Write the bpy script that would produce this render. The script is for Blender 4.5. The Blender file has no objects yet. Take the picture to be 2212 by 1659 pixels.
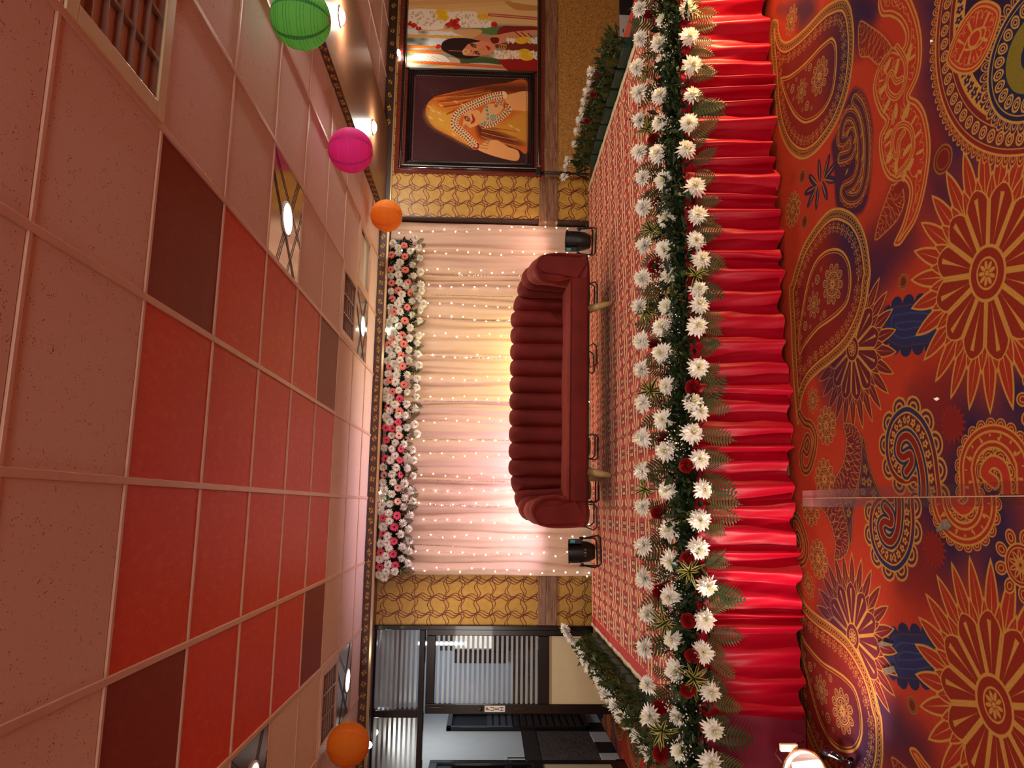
import bpy, bmesh, math, random
import numpy as np
from mathutils import Vector, Matrix, Euler
# ---------- pixel -> world helper (photo 2212x1659; camera 1.5 m above the floor) ----------

FPX,YAW,PITCH,ROLL=1547.2,.169898,-.0326988,.0173570
CAMZ=1.5
def cam_axes():
    cy,sy=math.cos(YAW),math.sin(YAW); cp,sp=math.cos(PITCH),math.sin(PITCH)
    f=np.array([sy*cp,cy*cp,sp]); r=np.array([cy,-sy,0.]); u=np.cross(r,f)
    cr,sr=math.cos(ROLL),math.sin(ROLL)
    return cr*r+sr*u,-sr*r+cr*u,f
AR,AU,AF=cam_axes()
def ray(x,y):
    return ((1659-y)-829.5)/FPX*AR-(x-1106)/FPX*AU+AF
def onZ(x,y,z):
    d=ray(x,y); t=(z-CAMZ)/d[2]; return d*t+np.array([0,0,CAMZ])
def onY(x,y,Y):
    d=ray(x,y); t=Y/d[1]; return d*t+np.array([0,0,CAMZ])
def onX(x,y,X):
    d=ray(x,y); t=X/d[0]; return d*t+np.array([0,0,CAMZ])
ZM={'a':(1640,0,2.963),'b':(1640,500,2.766),'d':(1640,0,4.609),'e':(1660,400,4.607),'g':(1680,820,3.607),'r':(1900,0,4.609)}
def FZ(Z,*p):
    o=ZM[Z]; return [tuple(onZ(o[0]+q[0]/o[2],o[1]+q[1]/o[2],0)[:2]) for q in p]

# ---------- flat-print painter: signed distances on a numpy canvas ----------
def smooth(pts,n=5,closed=True):
    P=np.array(pts,float); N=len(P); out=[]
    for i in range(N if closed else N-1):
        p0,p1,p2,p3=[P[(i+k)%N] if closed else P[min(max(i+k,0),N-1)] for k in (-1,0,1,2)]
        for t in np.arange(n)/n:
            out.append(.5*((2*p1)+(-p0+p2)*t+(2*p0-5*p1+4*p2-p3)*t*t+(-p0+3*p1-3*p2+p3)*t**3))
    if not closed: out.append(P[-1])
    return np.array(out)
class Canvas:
    def __init__(s,x0,y0,x1,y1,res,col):
        s.x0,s.y0,s.res=x0,y0,res
        s.w=int(round((x1-x0)/res)); s.h=int(round((y1-y0)/res))
        s.C=np.empty((s.h,s.w,3),np.float32); s.C[:]=col
        s.aa=res*.6
    def box(s,xa,ya,xb,yb):
        i0=max(0,int((xa-s.x0)/s.res)); i1=min(s.w,int((xb-s.x0)/s.res)+2)
        j0=max(0,int((ya-s.y0)/s.res)); j1=min(s.h,int((yb-s.y0)/s.res)+2)
        if i1<=i0 or j1<=j0: return None
        X,Y=np.meshgrid(s.x0+(np.arange(i0,i1)+.5)*s.res,s.y0+(np.arange(j0,j1)+.5)*s.res)
        return (slice(j0,j1),slice(i0,i1)),X.astype(np.float32),Y.astype(np.float32)
    def put(s,sl,a,col):
        if not isinstance(col,np.ndarray): col=np.array(col,np.float32)
        v=s.C[sl]; a=np.clip(a,0,1)[...,None]; s.C[sl]=v*(1-a)+col*a
    def m(s,d,w=None):      # coverage of d<0
        return np.clip(.5-d/(2*(w or s.aa)),0,1)
    def sdf(s,pts,pad=.02,closed=True):
        P=np.asarray(pts,np.float32)
        b=s.box(P[:,0].min()-pad,P[:,1].min()-pad,P[:,0].max()+pad,P[:,1].max()+pad)
        if b is None: return None
        sl,X,Y=b
        D=np.full(X.shape,1e9,np.float32); S=np.zeros_like(X); ins=np.zeros(X.shape,bool); acc=0.
        n=len(P)
        for i in range(n if closed else n-1):
            ax,ay=P[i]; bx,by=P[(i+1)%n]; ex,ey=bx-ax,by-ay; L2=ex*ex+ey*ey+1e-12
            dx=X-ax; dy=Y-ay
            t=np.clip((dx*ex+dy*ey)/L2,0,1)
            d2=(dx-t*ex)**2+(dy-t*ey)**2
            k=d2<D; D[k]=d2[k]; L=math.sqrt(L2); S[k]=acc+t[k]*L; acc+=L
            if closed and abs(ey)>1e-9:
                c=((ay>Y)!=(by>Y))&(X<(ex*(Y-ay)/ey+ax)); ins^=c
        D=np.sqrt(D)
        if closed: D=np.where(ins,-D,D)
        return sl,X,Y,D,S,acc
    def poly(s,pts,col,soft=None,a=1.):
        r=s.sdf(pts,pad=(soft or .004)*1.2)
        if r: s.put(r[0],a*s.m(r[3],soft),col)
    def line(s,pts,w,col,a=1.):
        r=s.sdf(pts,pad=w*2,closed=False)
        if r: s.put(r[0],a*s.m(r[3]-w/2),col)
    def ell(s,x,y,rx,ry,col,rot=0.,ring=None,a=1.,soft=None):
        R=max(rx,ry)*1.1+(soft or 0)*1.5; b=s.box(x-R,y-R,x+R,y+R)
        if b is None: return
        sl,X,Y=b; c,q=math.cos(rot),math.sin(rot)
        u=((X-x)*c+(Y-y)*q)/rx; v=(-(X-x)*q+(Y-y)*c)/ry
        d=(np.sqrt(u*u+v*v)-1)*min(rx,ry)
        if ring: d=np.abs(d+ring/2)-ring/2
        s.put(sl,a*s.m(d,soft),col)
def srgb(*c): return tuple(v/255. for v in c)
GOLD=np.array(srgb(186,132,62)); RED=np.array(srgb(170,52,36)); DRED=np.array(srgb(128,36,32)); PUR=np.array(srgb(56,34,66)); NAVY=np.array(srgb(46,46,84)); ORG=np.array(srgb(176,56,36))
def rosette(c,x,y,R,n,fill,ring=True):
    "round flower: n ringed petals about a ringed daisy"
    pr=R*.22
    for k in range(n):
        a=2*math.pi*k/n; px,py=x+math.cos(a)*R*.8,y+math.sin(a)*R*.8
        c.ell(px,py,pr*1.15,pr*.95,GOLD,a); c.ell(px,py,pr*.88,pr*.7,fill,a); c.ell(px,py,pr*.62,pr*.48,GOLD,a); c.ell(px,py,pr*.42,pr*.3,fill,a)
    c.ell(x,y,R*.62,R*.62,GOLD); c.ell(x,y,R*.56,R*.56,fill); c.ell(x,y,R*.5,R*.5,GOLD); c.ell(x,y,R*.46,R*.46,fill)
    for k in range(10):
        a=2*math.pi*k/10; c.ell(x+math.cos(a)*R*.27,y+math.sin(a)*R*.27,R*.17,R*.075,GOLD,a)
        c.ell(x+math.cos(a)*R*.29,y+math.sin(a)*R*.29,R*.1,R*.03,fill,a)
    c.ell(x,y,R*.1,R*.1,GOLD); c.ell(x,y,R*.06,R*.06,fill)
def band_daisies(c,r,lo,hi,p,fade=None,col=GOLD,n=8,solid=False):
    sl,X,Y,D,S,L=r; p=L/max(1,round(L/p)); d0=(lo+hi)/2; R=(hi-lo)/2
    u=(S%p)-p/2; v=-D-d0; rr=np.sqrt(u*u+v*v); th=np.arctan2(v,u)
    w=np.abs(np.cos(th*n/2)); pet=rr-R*(.35+.6*w)
    d=np.abs(pet+R*.08)-R*.09; core=np.abs(rr-R*.22)-R*.07
    if solid: d=rr-R*(.55+.42*w); core=d; d=np.maximum(d,R*.24-rr); core=d
    a=np.maximum(c.m(d),c.m(core))*(np.abs(v)<R*1.02)*(D<0)
    c.put(sl,a if fade is None else a*fade,col)
def band_rings(c,r,lo,hi,p,col=GOLD,inner=True,fill=None):
    sl,X,Y,D,S,L=r; p=L/max(1,round(L/p)); d0=(lo+hi)/2; R=(hi-lo)/2*.92
    u=(S%p)-p/2; v=-D-d0; k=R/min(R,p*.48); rr=np.sqrt((u*k)**2+v*v)
    if fill is not None: c.put(sl,c.m(rr-R),fill)
    c.put(sl,c.m(np.abs(rr-R*.82)-R*.16),col)
    if inner: c.put(sl,c.m(np.abs(rr-R*.38)-R*.12),col)
def band(c,r,lo,hi,col,a=1.):
    D=r[3]; c.put(r[0],a*c.m(np.maximum(-D-hi,D+lo)),col)
def scallops(c,r,h,p,fill,col=GOLD,inner=True,sgn=1,long=1.):
    "row of half rings sitting outside (sgn 1) or inside (-1) an outline"
    sl,X,Y,D,S,L=r; p=L/max(1,round(L/p)); v=D*sgn; u=(S%p)-p/2
    R=min(p*.5,h); rr=np.sqrt((u*(R/(p*.5)))**2+(v/long)**2); ok=(v>-.001)
    c.put(sl,c.m(rr-R)*ok,col); c.put(sl,c.m(rr-R*.8)*ok,fill)
    if inner: c.put(sl,c.m(rr-R*.55)*ok,col); c.put(sl,c.m(rr-R*.36)*ok,fill)
def tulips(c,r,lo,hi,p,col=GOLD,flip=False):
    sl,X,Y,D,S,L=r; p=L/max(1,round(L/p)); u=(S%p)-p/2; h=(-D-lo)/(hi-lo)
    if flip: h=1-h
    w=p*np.where(h<.45,.07+.06*h,.12-.0*h)*np.where(h>.45,np.clip(1.6-h*1.35,.05,1),1)
    body=np.abs(u)-w; ok=(h>0)&(h<.92)
    c.put(sl,c.m(body)*ok,col)
    arc=np.abs(np.sqrt((np.abs(u)-p*.25)**2+((h-.62)*(hi-lo))**2)-p*.2)-.0016
    c.put(sl,c.m(arc)*((h>.45)&(h<.98)),col)
def bloom(c,x,y,RX,RY,n,m,rin,fill,fill2,outline=.0075,tint=None,rot=0.,r0=.42):
    R=RX*1.05; b=c.box(x-R,y-R,x+R,y+R); sl,X,Y=b
    u=(X-x)/RX; v=(Y-y)/RY; rr=np.sqrt(u*u+v*v)+1e-6; th=np.arctan2(v,u)+rot
    def petals(N,a0,a1,pw,off,fc,ol,spike):
        ph=((th+off)*N/(2*math.pi))%1-.5; t=np.clip((rr-a0)/(a1-a0),0,1)
        w=(np.clip((t+.25)/.5,0,1)**.6)*(1-t**pw)*.62
        w=np.minimum(w,.5+0*w); dist=(w-np.abs(ph))*(2*math.pi/N)*rr*RX
        dist=np.minimum(dist,(a1-rr)*RX*1.2); ok=(rr>a0*.9)
        c.put(sl,c.m(-dist)*ok,GOLD if tint is None else tint[1])
        c.put(sl,c.m(-(dist-ol))*ok,fc)
        sp=np.abs(ph)*(2*math.pi/N)*rr*RX-spike*np.clip(1-np.abs(t-.1)*1.25,0,1) if not isinstance(spike,tuple) else np.abs(ph)*(2*math.pi/N)*rr*RX-spike[0]*t*t*1.2
        c.put(sl,c.m(sp)*ok*(t<.85)*(dist>0),GOLD if tint is None else tint[1])
    c.put(sl,c.m((rr-r0)*RX),GOLD if tint is None else tint[1])
    petals(n,r0*.8,1.,2.2,0,fill,outline,outline*.45)
    petals(n,r0*.72,.72,2.4,math.pi/n,fill,outline*.8,outline*.4)
    petals(m,rin*.9,.64,6.,.2,fill2,outline*1.15,(outline*1.3,))
    for q,cc in ((rin*1.25,GOLD),(rin*1.1,fill2),(rin*.72,GOLD),(rin*.62,fill2)): c.put(sl,c.m((rr-q)*RX),cc)
    for k in range(9):
        a=2*math.pi*k/9; q=RX*rin*.36; c.ell(x+math.cos(a)*q,y+math.sin(a)*q*RY/RX,RX*rin*.2,RX*rin*.09,GOLD,a)
    c.ell(x,y,RX*rin*.12,RX*rin*.12,GOLD)
def paisley(c,outer,inner,r1,r2,ovals,dark):
    po=smooth(outer); r=c.sdf(po,.03); sl,X,Y,D,S,L=r
    f=dark(X,Y)[...,None]; field=(DRED*(1-f)+PUR*f).astype(np.float32)
    c.put(sl,c.m(D),field); band(c,r,0,.013,GOLD); band(c,r,.013,.040,field*.8); band_rings(c,r,.015,.038,.021,GOLD,False); band(c,r,.0155,.0175,GOLD); band(c,r,.0365,.039,GOLD*.9)
    band(c,r,.043,.054,GOLD); band_daisies(c,r,.058,.112,.056)
    pi=smooth(inner); ri=c.sdf(pi,.03); f2=dark(ri[1],ri[2])[...,None]
    c.put(ri[0],c.m(ri[3]-.004),(DRED*(1-f2)+PUR*f2).astype(np.float32)); band(c,ri,-.002,.009,GOLD); band(c,ri,.016,.020,GOLD)
    fl=tuple(DRED*.45+PUR*.55)
    rosette(c,*r1,10,fl); rosette(c,*r2,8,fl)
    for x,y,q in ovals: c.ell(x,y,q,q,GOLD); c.ell(x,y,q*.75,q*.75,fl); c.ell(x,y,q*.45,q*.45,GOLD); c.ell(x,y,q*.25,q*.25,fl)
def paint_carpet(res=.0016):
    c=Canvas(.04,1.25,3.05,3.75,res,ORG)
    rng=np.random.RandomState(4)
    def soft(pts,col,w,a=.95): c.poly(smooth(pts),col,w,a)
    # wide soft colour fields of the print
    soft(FZ('b',(640,60),(900,40),(800,260),(700,420),(760,560),(560,760),(420,900),(400,640)),PUR,.07)
    soft(FZ('b',(1130,900),(1500,1050),(1700,700),(1750,1700),(1050,1750),(1000,1500),(1080,1250)),PUR,.09,1)
    soft(FZ('b',(900,980),(1010,960),(1130,1100),(1160,1350),(1120,1600),(1040,1300)),PUR*.6+DRED*.4,.07,.8)
    soft(FZ('b',(1450,900),(1660,820),(1700,1100),(1500,1120)),PUR,.05,1)
    soft(FZ('a',(560,0),(760,0),(740,120),(640,240),(600,120)),PUR,.06,1)
    soft(FZ('b',(1000,800),(1180,900),(1120,1250),(980,1000)),DRED,.08,.8)
    soft(FZ('a',(590,-40),(720,-40),(700,200),(640,330),(600,260)),PUR,.06)
    soft(FZ('a',(1040,-60),(1900,-80),(1900,1100),(1500,1080),(1250,1090),(1130,1000),(1030,620),(1060,300)),PUR,.08,1)
    soft(FZ('a',(1070,560),(1130,700),(1210,900),(1120,1090),(1060,950),(1090,800)),DRED,.05,.8)
    soft(FZ('a',(1080,1060),(1300,1100),(1500,1300),(1250,1420),(1080,1330)),PUR*.7+DRED*.3,.07,.9)
    soft(FZ('a',(930,1000),(1060,1090),(1000,1600),(760,1700),(690,1500),(850,1300)),DRED*.6+PUR*.4,.1,.75)
    soft(FZ('a',(120,60),(200,20),(330,-60),(360,80),(270,190),(230,120)),PUR,.05,.8)
    # navy scalloped patch
    b1=smooth(FZ('b',(790,460),(860,440),(940,430),(1040,450),(1060,560),(1030,660),(930,680),(840,690),(770,640),(760,540)))
    r=c.sdf(b1,.07); scallops(c,r,.035,.07,NAVY*.9,NAVY*.9,False); c.put(r[0],c.m(r[3],.006),NAVY); band(c,r,.03,.036,NAVY*1.3); band(c,r,.06,.066,NAVY*1.3)
    # crescent with dark ground
    k=smooth(FZ('a',(600,570),(660,590),(700,680),(725,820),(722,960),(715,1120),(690,1290),(640,1370),(540,1375),(490,1300),(478,1080),(462,930),(500,840),(540,700)))
    r=c.sdf(k,.04); c.put(r[0],c.m(r[3],.012),PUR*.8+DRED*.2)
    kc=smooth(FZ('a',(610,640),(650,690),(680,800),(690,950),(680,1130),(640,1250),(575,1270),(540,1220),(600,1180),(640,1080),(648,930),(630,800),(600,740),(560,740),(530,800),(520,890),(545,900),(590,850),(600,930),(575,990),(520,1010)),4,False)
    for w,cc in ((.05,DRED),(.042,PUR*.6+DRED*.4)): c.line(kc,w,cc)
    rr=c.sdf(kc,.06,closed=False); c.put(rr[0],c.m(np.abs(rr[3]-.022)-.003),GOLD*.9); c.put(rr[0],c.m(np.abs(rr[3]-.012)-.002),GOLD*.75)
    q=(rr[0],rr[1],rr[2],rr[3]-.026,rr[4],rr[5]); scallops(c,q,.014,.028,DRED,GOLD*.8,False)
    for zx,zy in ((610,900),(625,1000),(655,860),(660,1010),(650,1150),(560,1100),(565,860)):
        (x,y),=FZ('a',(zx,zy)); c.ell(x,y,.006,.016,GOLD*.85,.6)
    # lobed red figure with gold double line and spirals
    L=smooth(FZ('a',(930,-60),(1000,60),(1035,200),(1042,340),(1025,470),(985,570),(966,612),(1015,640),(1060,710),(1088,830),(1097,960),(1080,1120),(1045,1290),(1000,1420),(950,1500),(900,1570),(860,1560),(920,1420),(960,1240),(930,1160),(880,1170),(825,1145),(788,1075),(766,960),(772,860),(808,785),(775,740),(742,660),(728,570),(745,470),(790,370),(850,300),(915,310),(935,230),(900,150),(840,110),(780,105),(760,20),(800,-60)))
    r=c.sdf(L,.03); c.put(r[0],c.m(r[3]),RED); band(c,r,0,.009,GOLD); band(c,r,.017,.024,GOLD); tulips(c,r,.034,.085,.085,flip=True)
    for pts in ([(880,300),(930,380),(938,480),(915,580),(870,625),(825,590),(815,520),(845,465),(875,520),(915,505)],[(880,1120),(950,1040),(985,940),(970,830),(920,795),(870,830),(850,920),(862,990),(885,990),(895,900),(925,850)]):
        P=smooth(FZ('a',*pts),5,False); c.line(P,.026,GOLD); c.line(P,.014,RED); c.line(P,.004,GOLD)
    for zx,zy,an in ((820,420,.5),(880,430,1.),(790,570,0),(815,680,.4),(875,710,1.4),(950,700,1.2),(825,860,.2),(945,960,.3),(830,1000,.8),(875,1070,1.5),(925,1130,.9)):
        (x,y),=FZ('a',(zx,zy)); c.ell(x,y,.012,.03,GOLD,an); c.ell(x,y+.028,.018,.018,GOLD,0,.003); 
    # leafy rim between the lobes and the paisleys
    for pts in ([(640,140),(720,170),(800,230),(850,310),(800,370),(760,420),(700,370),(640,350)],[(850,1180),(910,1180),(930,1290),(890,1400),(820,1480),(740,1540),(760,1420),(800,1300),(830,1220)]):
        P=smooth(FZ('a',*pts)); r=c.sdf(P,.02); c.put(r[0],.75*c.m(r[3],.02),DRED); band(c,r,0,.006,GOLD,.8)
        u=(r[4]%.035)-.0175; leaf=np.abs(u)-.014*np.sin(np.clip(-r[3]/.09,0,1)*math.pi)
        c.put(r[0],.8*c.m(np.abs(leaf)-.0018)*(r[3]<-.004)*(r[3]>-.09),GOLD)
    (x,y),=FZ('a',(895,1200)); c.ell(x,y,.02,.03,DRED)
    # half bloom behind the second paisley
    (x,y),=FZ('b',(555,700)); bloom(c,x,y,.345,.325,26,12,.13,tuple(DRED*.75+PUR*.25),tuple(DRED*.6+PUR*.4),.006)
    b=c.box(x-.4,y-.1,x+.4,y+.45); c.put(b[0],.75*np.clip((b[2]-y-.02)/.2,0,1)*np.clip(1-np.hypot((b[1]-x),(b[2]-y))/.36,0,1)**.5,PUR)
    # paisleys
    P1=FZ('d',(870,-10),(915,80),(940,250),(945,420),(935,600),(905,820),(850,1030),(760,1250),(650,1420),(540,1540),(430,1590),(330,1545),(250,1430),(195,1270),(165,1080),(150,900),(138,700),(124,560),(116,420),(112,300),(130,200),(185,200),(195,300),(225,390),(275,412),(335,380),(420,310),(500,230),(600,120),(680,45),(760,0),(820,-20))
    I1=FZ('d',(215,775),(300,750),(420,660),(520,560),(600,470),(680,400),(725,375),(762,430),(772,560),(760,760),(730,930),(660,1080),(570,1180),(490,1220),(430,1220),(350,1150),(290,1040),(245,920),(225,840))
    def ov(Z,*l): return [FZ(Z,(a,b))[0]+(q,) for a,b,q in l]
    y1=FZ('d',(820,700))[0][1]
    paisley(c,P1,I1,FZ('d',(600,760))[0]+(.082,),FZ('d',(422,905))[0]+(.058,),ov('d',(330,885,.022),(475,1055,.022),(505,670,.018),(285,855,.012),(340,985,.01),(430,1095,.01),(520,1075,.01),(370,790,.01),(465,685,.01)),
        lambda X,Y:np.clip((y1+.22-Y)/.25,0,1)*np.clip((2.3-X)/.5+.3,0,1))
    P2=FZ('e',(690,222),(765,238),(850,290),(920,390),(970,520),(1000,680),(1018,880))+FZ('b',(655,300),(640,430),(600,560),(530,690),(440,780),(355,845),(297,905),(262,980),(246,1060),(240,1140),(226,1150),(216,1050),(206,930),(198,800),(192,680),(188,560))+FZ('e',(205,1050),(230,960),(262,840),(300,720),(350,590),(440,440),(530,320),(610,245))
    I2=FZ('e',(660,630),(740,660),(800,760),(822,900),(815,1050),(780,1180),(700,1280),(600,1360),(500,1430),(420,1520),(350,1620),(315,1690),(300,1640),(300,1500),(322,1320),(345,1180),(380,1000),(420,860),(480,740),(560,660))
    y2=FZ('e',(700,900))[0][1]
    paisley(c,P2,I2,FZ('e',(637,985))[0]+(.088,),FZ('e',(450,1190))[0]+(.062,),ov('e',(485,940,.022),(555,1280,.016),(365,1400,.022),(525,835,.01),(440,990,.01),(360,1280,.01),(520,1330,.01),(415,1410,.01),(325,1510,.012)),
        lambda X,Y:np.clip((y2+.12-Y)/.22,0,1)*np.clip((X-.75)/.35,0,1))
    # curl at the paisley tail and small print near the skirt
    P=smooth(FZ('b',(240,1090),(270,1140),(310,1160),(335,1230),(325,1330),(295,1420),(262,1420),(250,1340),(262,1290),(285,1230),(300,1260),(285,1320),(265,1290)),5,False)
    c.line(P,.05,GOLD*.9); c.line(P,.036,DRED); c.line(P,.012,GOLD*.8)
    for Z,a,bb,R,n in (('e',(240),(245),.085,12),('b',(320),(1010),.06,8),('b',(400),(1160),.085,12),('b',(390),(1480),.09,12)):
        (x,y),=FZ(Z,(a,bb)); rosette(c,x,y,R,n,tuple(DRED*.8+PUR*.2))
    for Z,a,bb,R in (('a',275,1130,.035),('a',290,1420,.035),('a',1175,1020,.05),('b',860,300,.03)):
        (x,y),=FZ(Z,(a,bb)); c.ell(x,y,R,R,DRED*.9); c.ell(x,y,R,R,GOLD*.75,0,.006); c.ell(x,y,R*.7,R*.7,GOLD*.7,0,.004)
    (x,y),=FZ('a',(390,1170))
    for q in range(9):
        a=q*.698; c.ell(x+math.cos(a)*.06,y+math.sin(a)*.11,.055,.018,PUR,a); c.ell(x+math.cos(a)*.05,y+math.sin(a)*.09,.05,.004,GOLD*.8,a)
    (x,y),=FZ('a',(205,130)); rosette(c,x,y,.07,9,tuple(DRED*.5+PUR*.5))
    # ribbon of leaves running to the seam
    R1=smooth(FZ('b',(500,1150),(520,1250),(500,1380),(450,1480),(440,1560),(480,1640),(560,1600),(600,1450),(615,1300),(600,1200),(560,1150)))
    r=c.sdf(R1,.02); c.put(r[0],c.m(r[3],.01),DRED*.7+PUR*.3); band(c,r,0,.005,GOLD*.9); u=(r[4]%.03)-.015
    c.put(r[0],.85*c.m(np.abs(np.abs(u)-.012*np.sin(np.clip(-r[3]/.07,0,1)*math.pi))-.0018)*(r[3]<-.006)*(r[3]>-.07),GOLD)
    R2=smooth(FZ('b',(620,1220),(660,1400),(720,1560),(790,1700),(620,1700),(590,1560),(605,1400)))
    r=c.sdf(R2,.02); c.put(r[0],c.m(r[3],.008),PUR*.7+DRED*.3); band(c,r,0,.005,GOLD*.8); band(c,r,.012,.015,GOLD*.7); band_daisies(c,r,.018,.06,.05,None,GOLD*.75,5,True)
    # scalloped swirl
    sw=smooth(FZ('g',(1000,205),(1100,258),(1180,375),(1230,530),(1255,700),(1266,980),(1085,980),(1092,880),(1070,800),(1000,820),(930,795),(870,705),(838,570),(845,410),(900,275)))
    r=c.sdf(sw,.08); scallops(c,r,.05,.085,tuple(NAVY*.5+DRED*.5),GOLD); c.put(r[0],c.m(r[3]),PUR*.5+DRED*.5)
    g=np.clip((r[1]-.1)/.2,0,1)[...,None]; band(c,r,-.003,.004,GOLD); band(c,r,.004,.020,(NAVY*(g)+DRED*(1-g)).astype(np.float32)); band(c,r,.020,.027,GOLD); band_daisies(c,r,.030,.067,.044,None,GOLD,5,True); band(c,r,.069,.075,GOLD)
    P=smooth(FZ('g',(1130,980),(1135,820),(1115,660),(1070,510),(1010,440),(955,470),(938,560),(975,605),(1030,580),(1042,650),(1000,720)),6,False)
    c.line(P,.068,GOLD); c.line(P,.056,NAVY); c.line(P,.034,GOLD); c.line(P,.024,DRED)
    # arch of tulips
    cx,cy=FZ('g',(1680,720))[0]; top=FZ('g',(1690,345))[0]; lef=FZ('g',(1415,760))[0]
    rx=top[0]-cx; ry=lef[1]-cy
    cx-=.0; arch=[(cx-.12,cy+ry)]+[(cx+rx*math.sin(t),cy+ry*math.cos(t)) for t in np.linspace(.0,math.pi,18)]+[(cx-.12,cy-ry)]+[(cx-.12,cy-ry*.45)]+[(cx+rx*.5*math.sin(t),cy-ry*.48*math.cos(t)) for t in np.linspace(0,math.pi,14)]+[(cx-.12,cy+ry*.45)]
    r=c.sdf(smooth(arch,3),.06); scallops(c,r,.026,.042,DRED,GOLD); c.put(r[0],c.m(r[3]),RED*.92); band(c,r,-.002,.005,GOLD); band(c,r,.016,.024,GOLD); tulips(c,r,.026,.07,.055)
    P=smooth([(cx-.1,cy-ry*.28),(cx+.0,cy-ry*.3),(cx+.03,cy-.0),(cx-.0,cy+.04),(cx-.03,cy+.0)],6,False)
    q=c.sdf(P,.06,closed=False); q=(q[0],q[1],q[2],q[3]-.022,q[4],q[5]); scallops(c,q,.022,.036,DRED,GOLD); c.line(P,.044,GOLD); c.line(P,.03,RED)
    # great bloom
    (x,y),=FZ('b',(1360,250)); bloom(c,x,y,.43,.395,26,12,.165,tuple(RED*.92),tuple(RED*.8),.0085)
    # little suns
    for a,bb in ((1155,1150),):
        (x,y),=FZ('b',(a,bb))
        for k in range(16):
            t=k*.3927; c.poly([(x+math.cos(t)*.07,y+math.sin(t)*.07),(x+math.cos(t+.19)*.045,y+math.sin(t+.19)*.045),(x+math.cos(t-.19)*.045,y+math.sin(t-.19)*.045)],DRED*1.1)
        c.ell(x,y,.05,.05,DRED)
    # great fringed ring, and its leaf
    o=FZ('a',(1085,450),(1130,650),(1330,990),(1110,100),(1500,1070))
    A=np.array([[2*p[0],2*p[1],1] for p in o]); bb=np.array([p[0]**2+p[1]**2 for p in o]); s_=np.linalg.lstsq(A,bb,rcond=None)[0]
    X0,Y0=s_[0],s_[1]; R0=math.sqrt(s_[2]+X0*X0+Y0*Y0)
    b=c.box(X0-R0-.1,Y0-R0-.1,X0+R0+.1,Y0+R0+.1); sl,X,Y=b; D=np.hypot(X-X0,Y-Y0)-R0+.03; th=np.arctan2(Y-Y0,X-X0)+math.pi
    r=(sl,X,Y,D,(th*R0).astype(np.float32),2*math.pi*R0)
    scallops(c,r,.017,.032,DRED,GOLD,True,1,1.9)
    c.put(sl,c.m(D),PUR*.85); g=np.clip((th-1.)/1.2,0,1)[...,None]
    band(c,r,0,.008,GOLD); band(c,r,.008,.02,DRED); band(c,r,.02,.024,GOLD); band(c,r,.024,.075,PUR*.5+DRED*.5); band_rings(c,r,.027,.073,.05); band(c,r,.075,.079,GOLD); band(c,r,.079,.095,DRED*.8+PUR*.2); band(c,r,.095,.15,GOLD)
    pr=c.C.copy(); band_daisies(c,r,.103,.142,.044,None,PUR,5,True)
    (x,y)=FZ('a',(1760,330))[0]; D2=np.hypot(X-x,Y-y)-.19; th2=np.arctan2(Y-y,X-x)+math.pi; r2=(sl,X,Y,D2,(th2*.19).astype(np.float32),2*math.pi*.19)
    scallops(c,r2,.016,.03,PUR,GOLD,True,1,2.2); c.put(sl,c.m(D2),NAVY*.8); band(c,r2,0,.008,GOLD); band(c,r2,.02,.024,GOLD); band_rings(c,r2,.026,.075,.05); band(c,r2,.08,.14,srgb(120,104,40))
    lf=smooth(FZ('a',(1460,0),(1530,30),(1548,90),(1520,200),(1470,330),(1410,430),(1340,478),(1260,470),(1198,405),(1210,330),(1250,220),(1320,100),(1390,20)))
    r=c.sdf(lf,.02); c.put(r[0],c.m(r[3]),RED); band(c,r,0,.008,GOLD); band(c,r,.014,.02,GOLD); tulips(c,r,.022,.075,.07,flip=True)
    ln=smooth(FZ('a',(1450,170),(1440,240),(1390,310),(1310,325),(1325,260),(1380,190)),4); r=c.sdf(ln,.01); band(c,r,0,.007,GOLD); (x,y),=FZ('a',(1378,245)); c.ell(x,y,.028,.032,GOLD,0,.007)
    # rosette low at the frame edge
    (x,y)=(.30,1.86); rosette(c,x,y,.1,9,tuple(DRED))
    # yarn speckle
    c.C*=(1+.05*rng.standard_normal((c.h,c.w,1))).astype(np.float32)
    return c
def assemble_carpet(x0=-2.0,x1=3.0,y0=1.4,y1=3.6,res=.0016):
    c=paint_carpet(res)
    W=int((x1-x0)/res); Hh=int((y1-y0)/res); X=x0+(np.arange(W)+.5)*res; Y=y0+(np.arange(Hh)+.5)*res
    right=X>=.052
    sx=np.where(right,X,.155-X); ix=np.clip(((sx-c.x0)/res).astype(int),0,c.w-1)
    out=np.empty((Hh,W,3),np.float32)
    jr=np.clip(((Y-c.y0)/res).astype(int),0,c.h-1); jl=np.clip(((Y-.155-c.y0)/res).astype(int),0,c.h-1)
    out[:,right]=c.C[jr][:,ix[right]]; out[:,~right]=c.C[jl][:,ix[~right]]
    return np.clip(out*.80,0,1)
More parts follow.
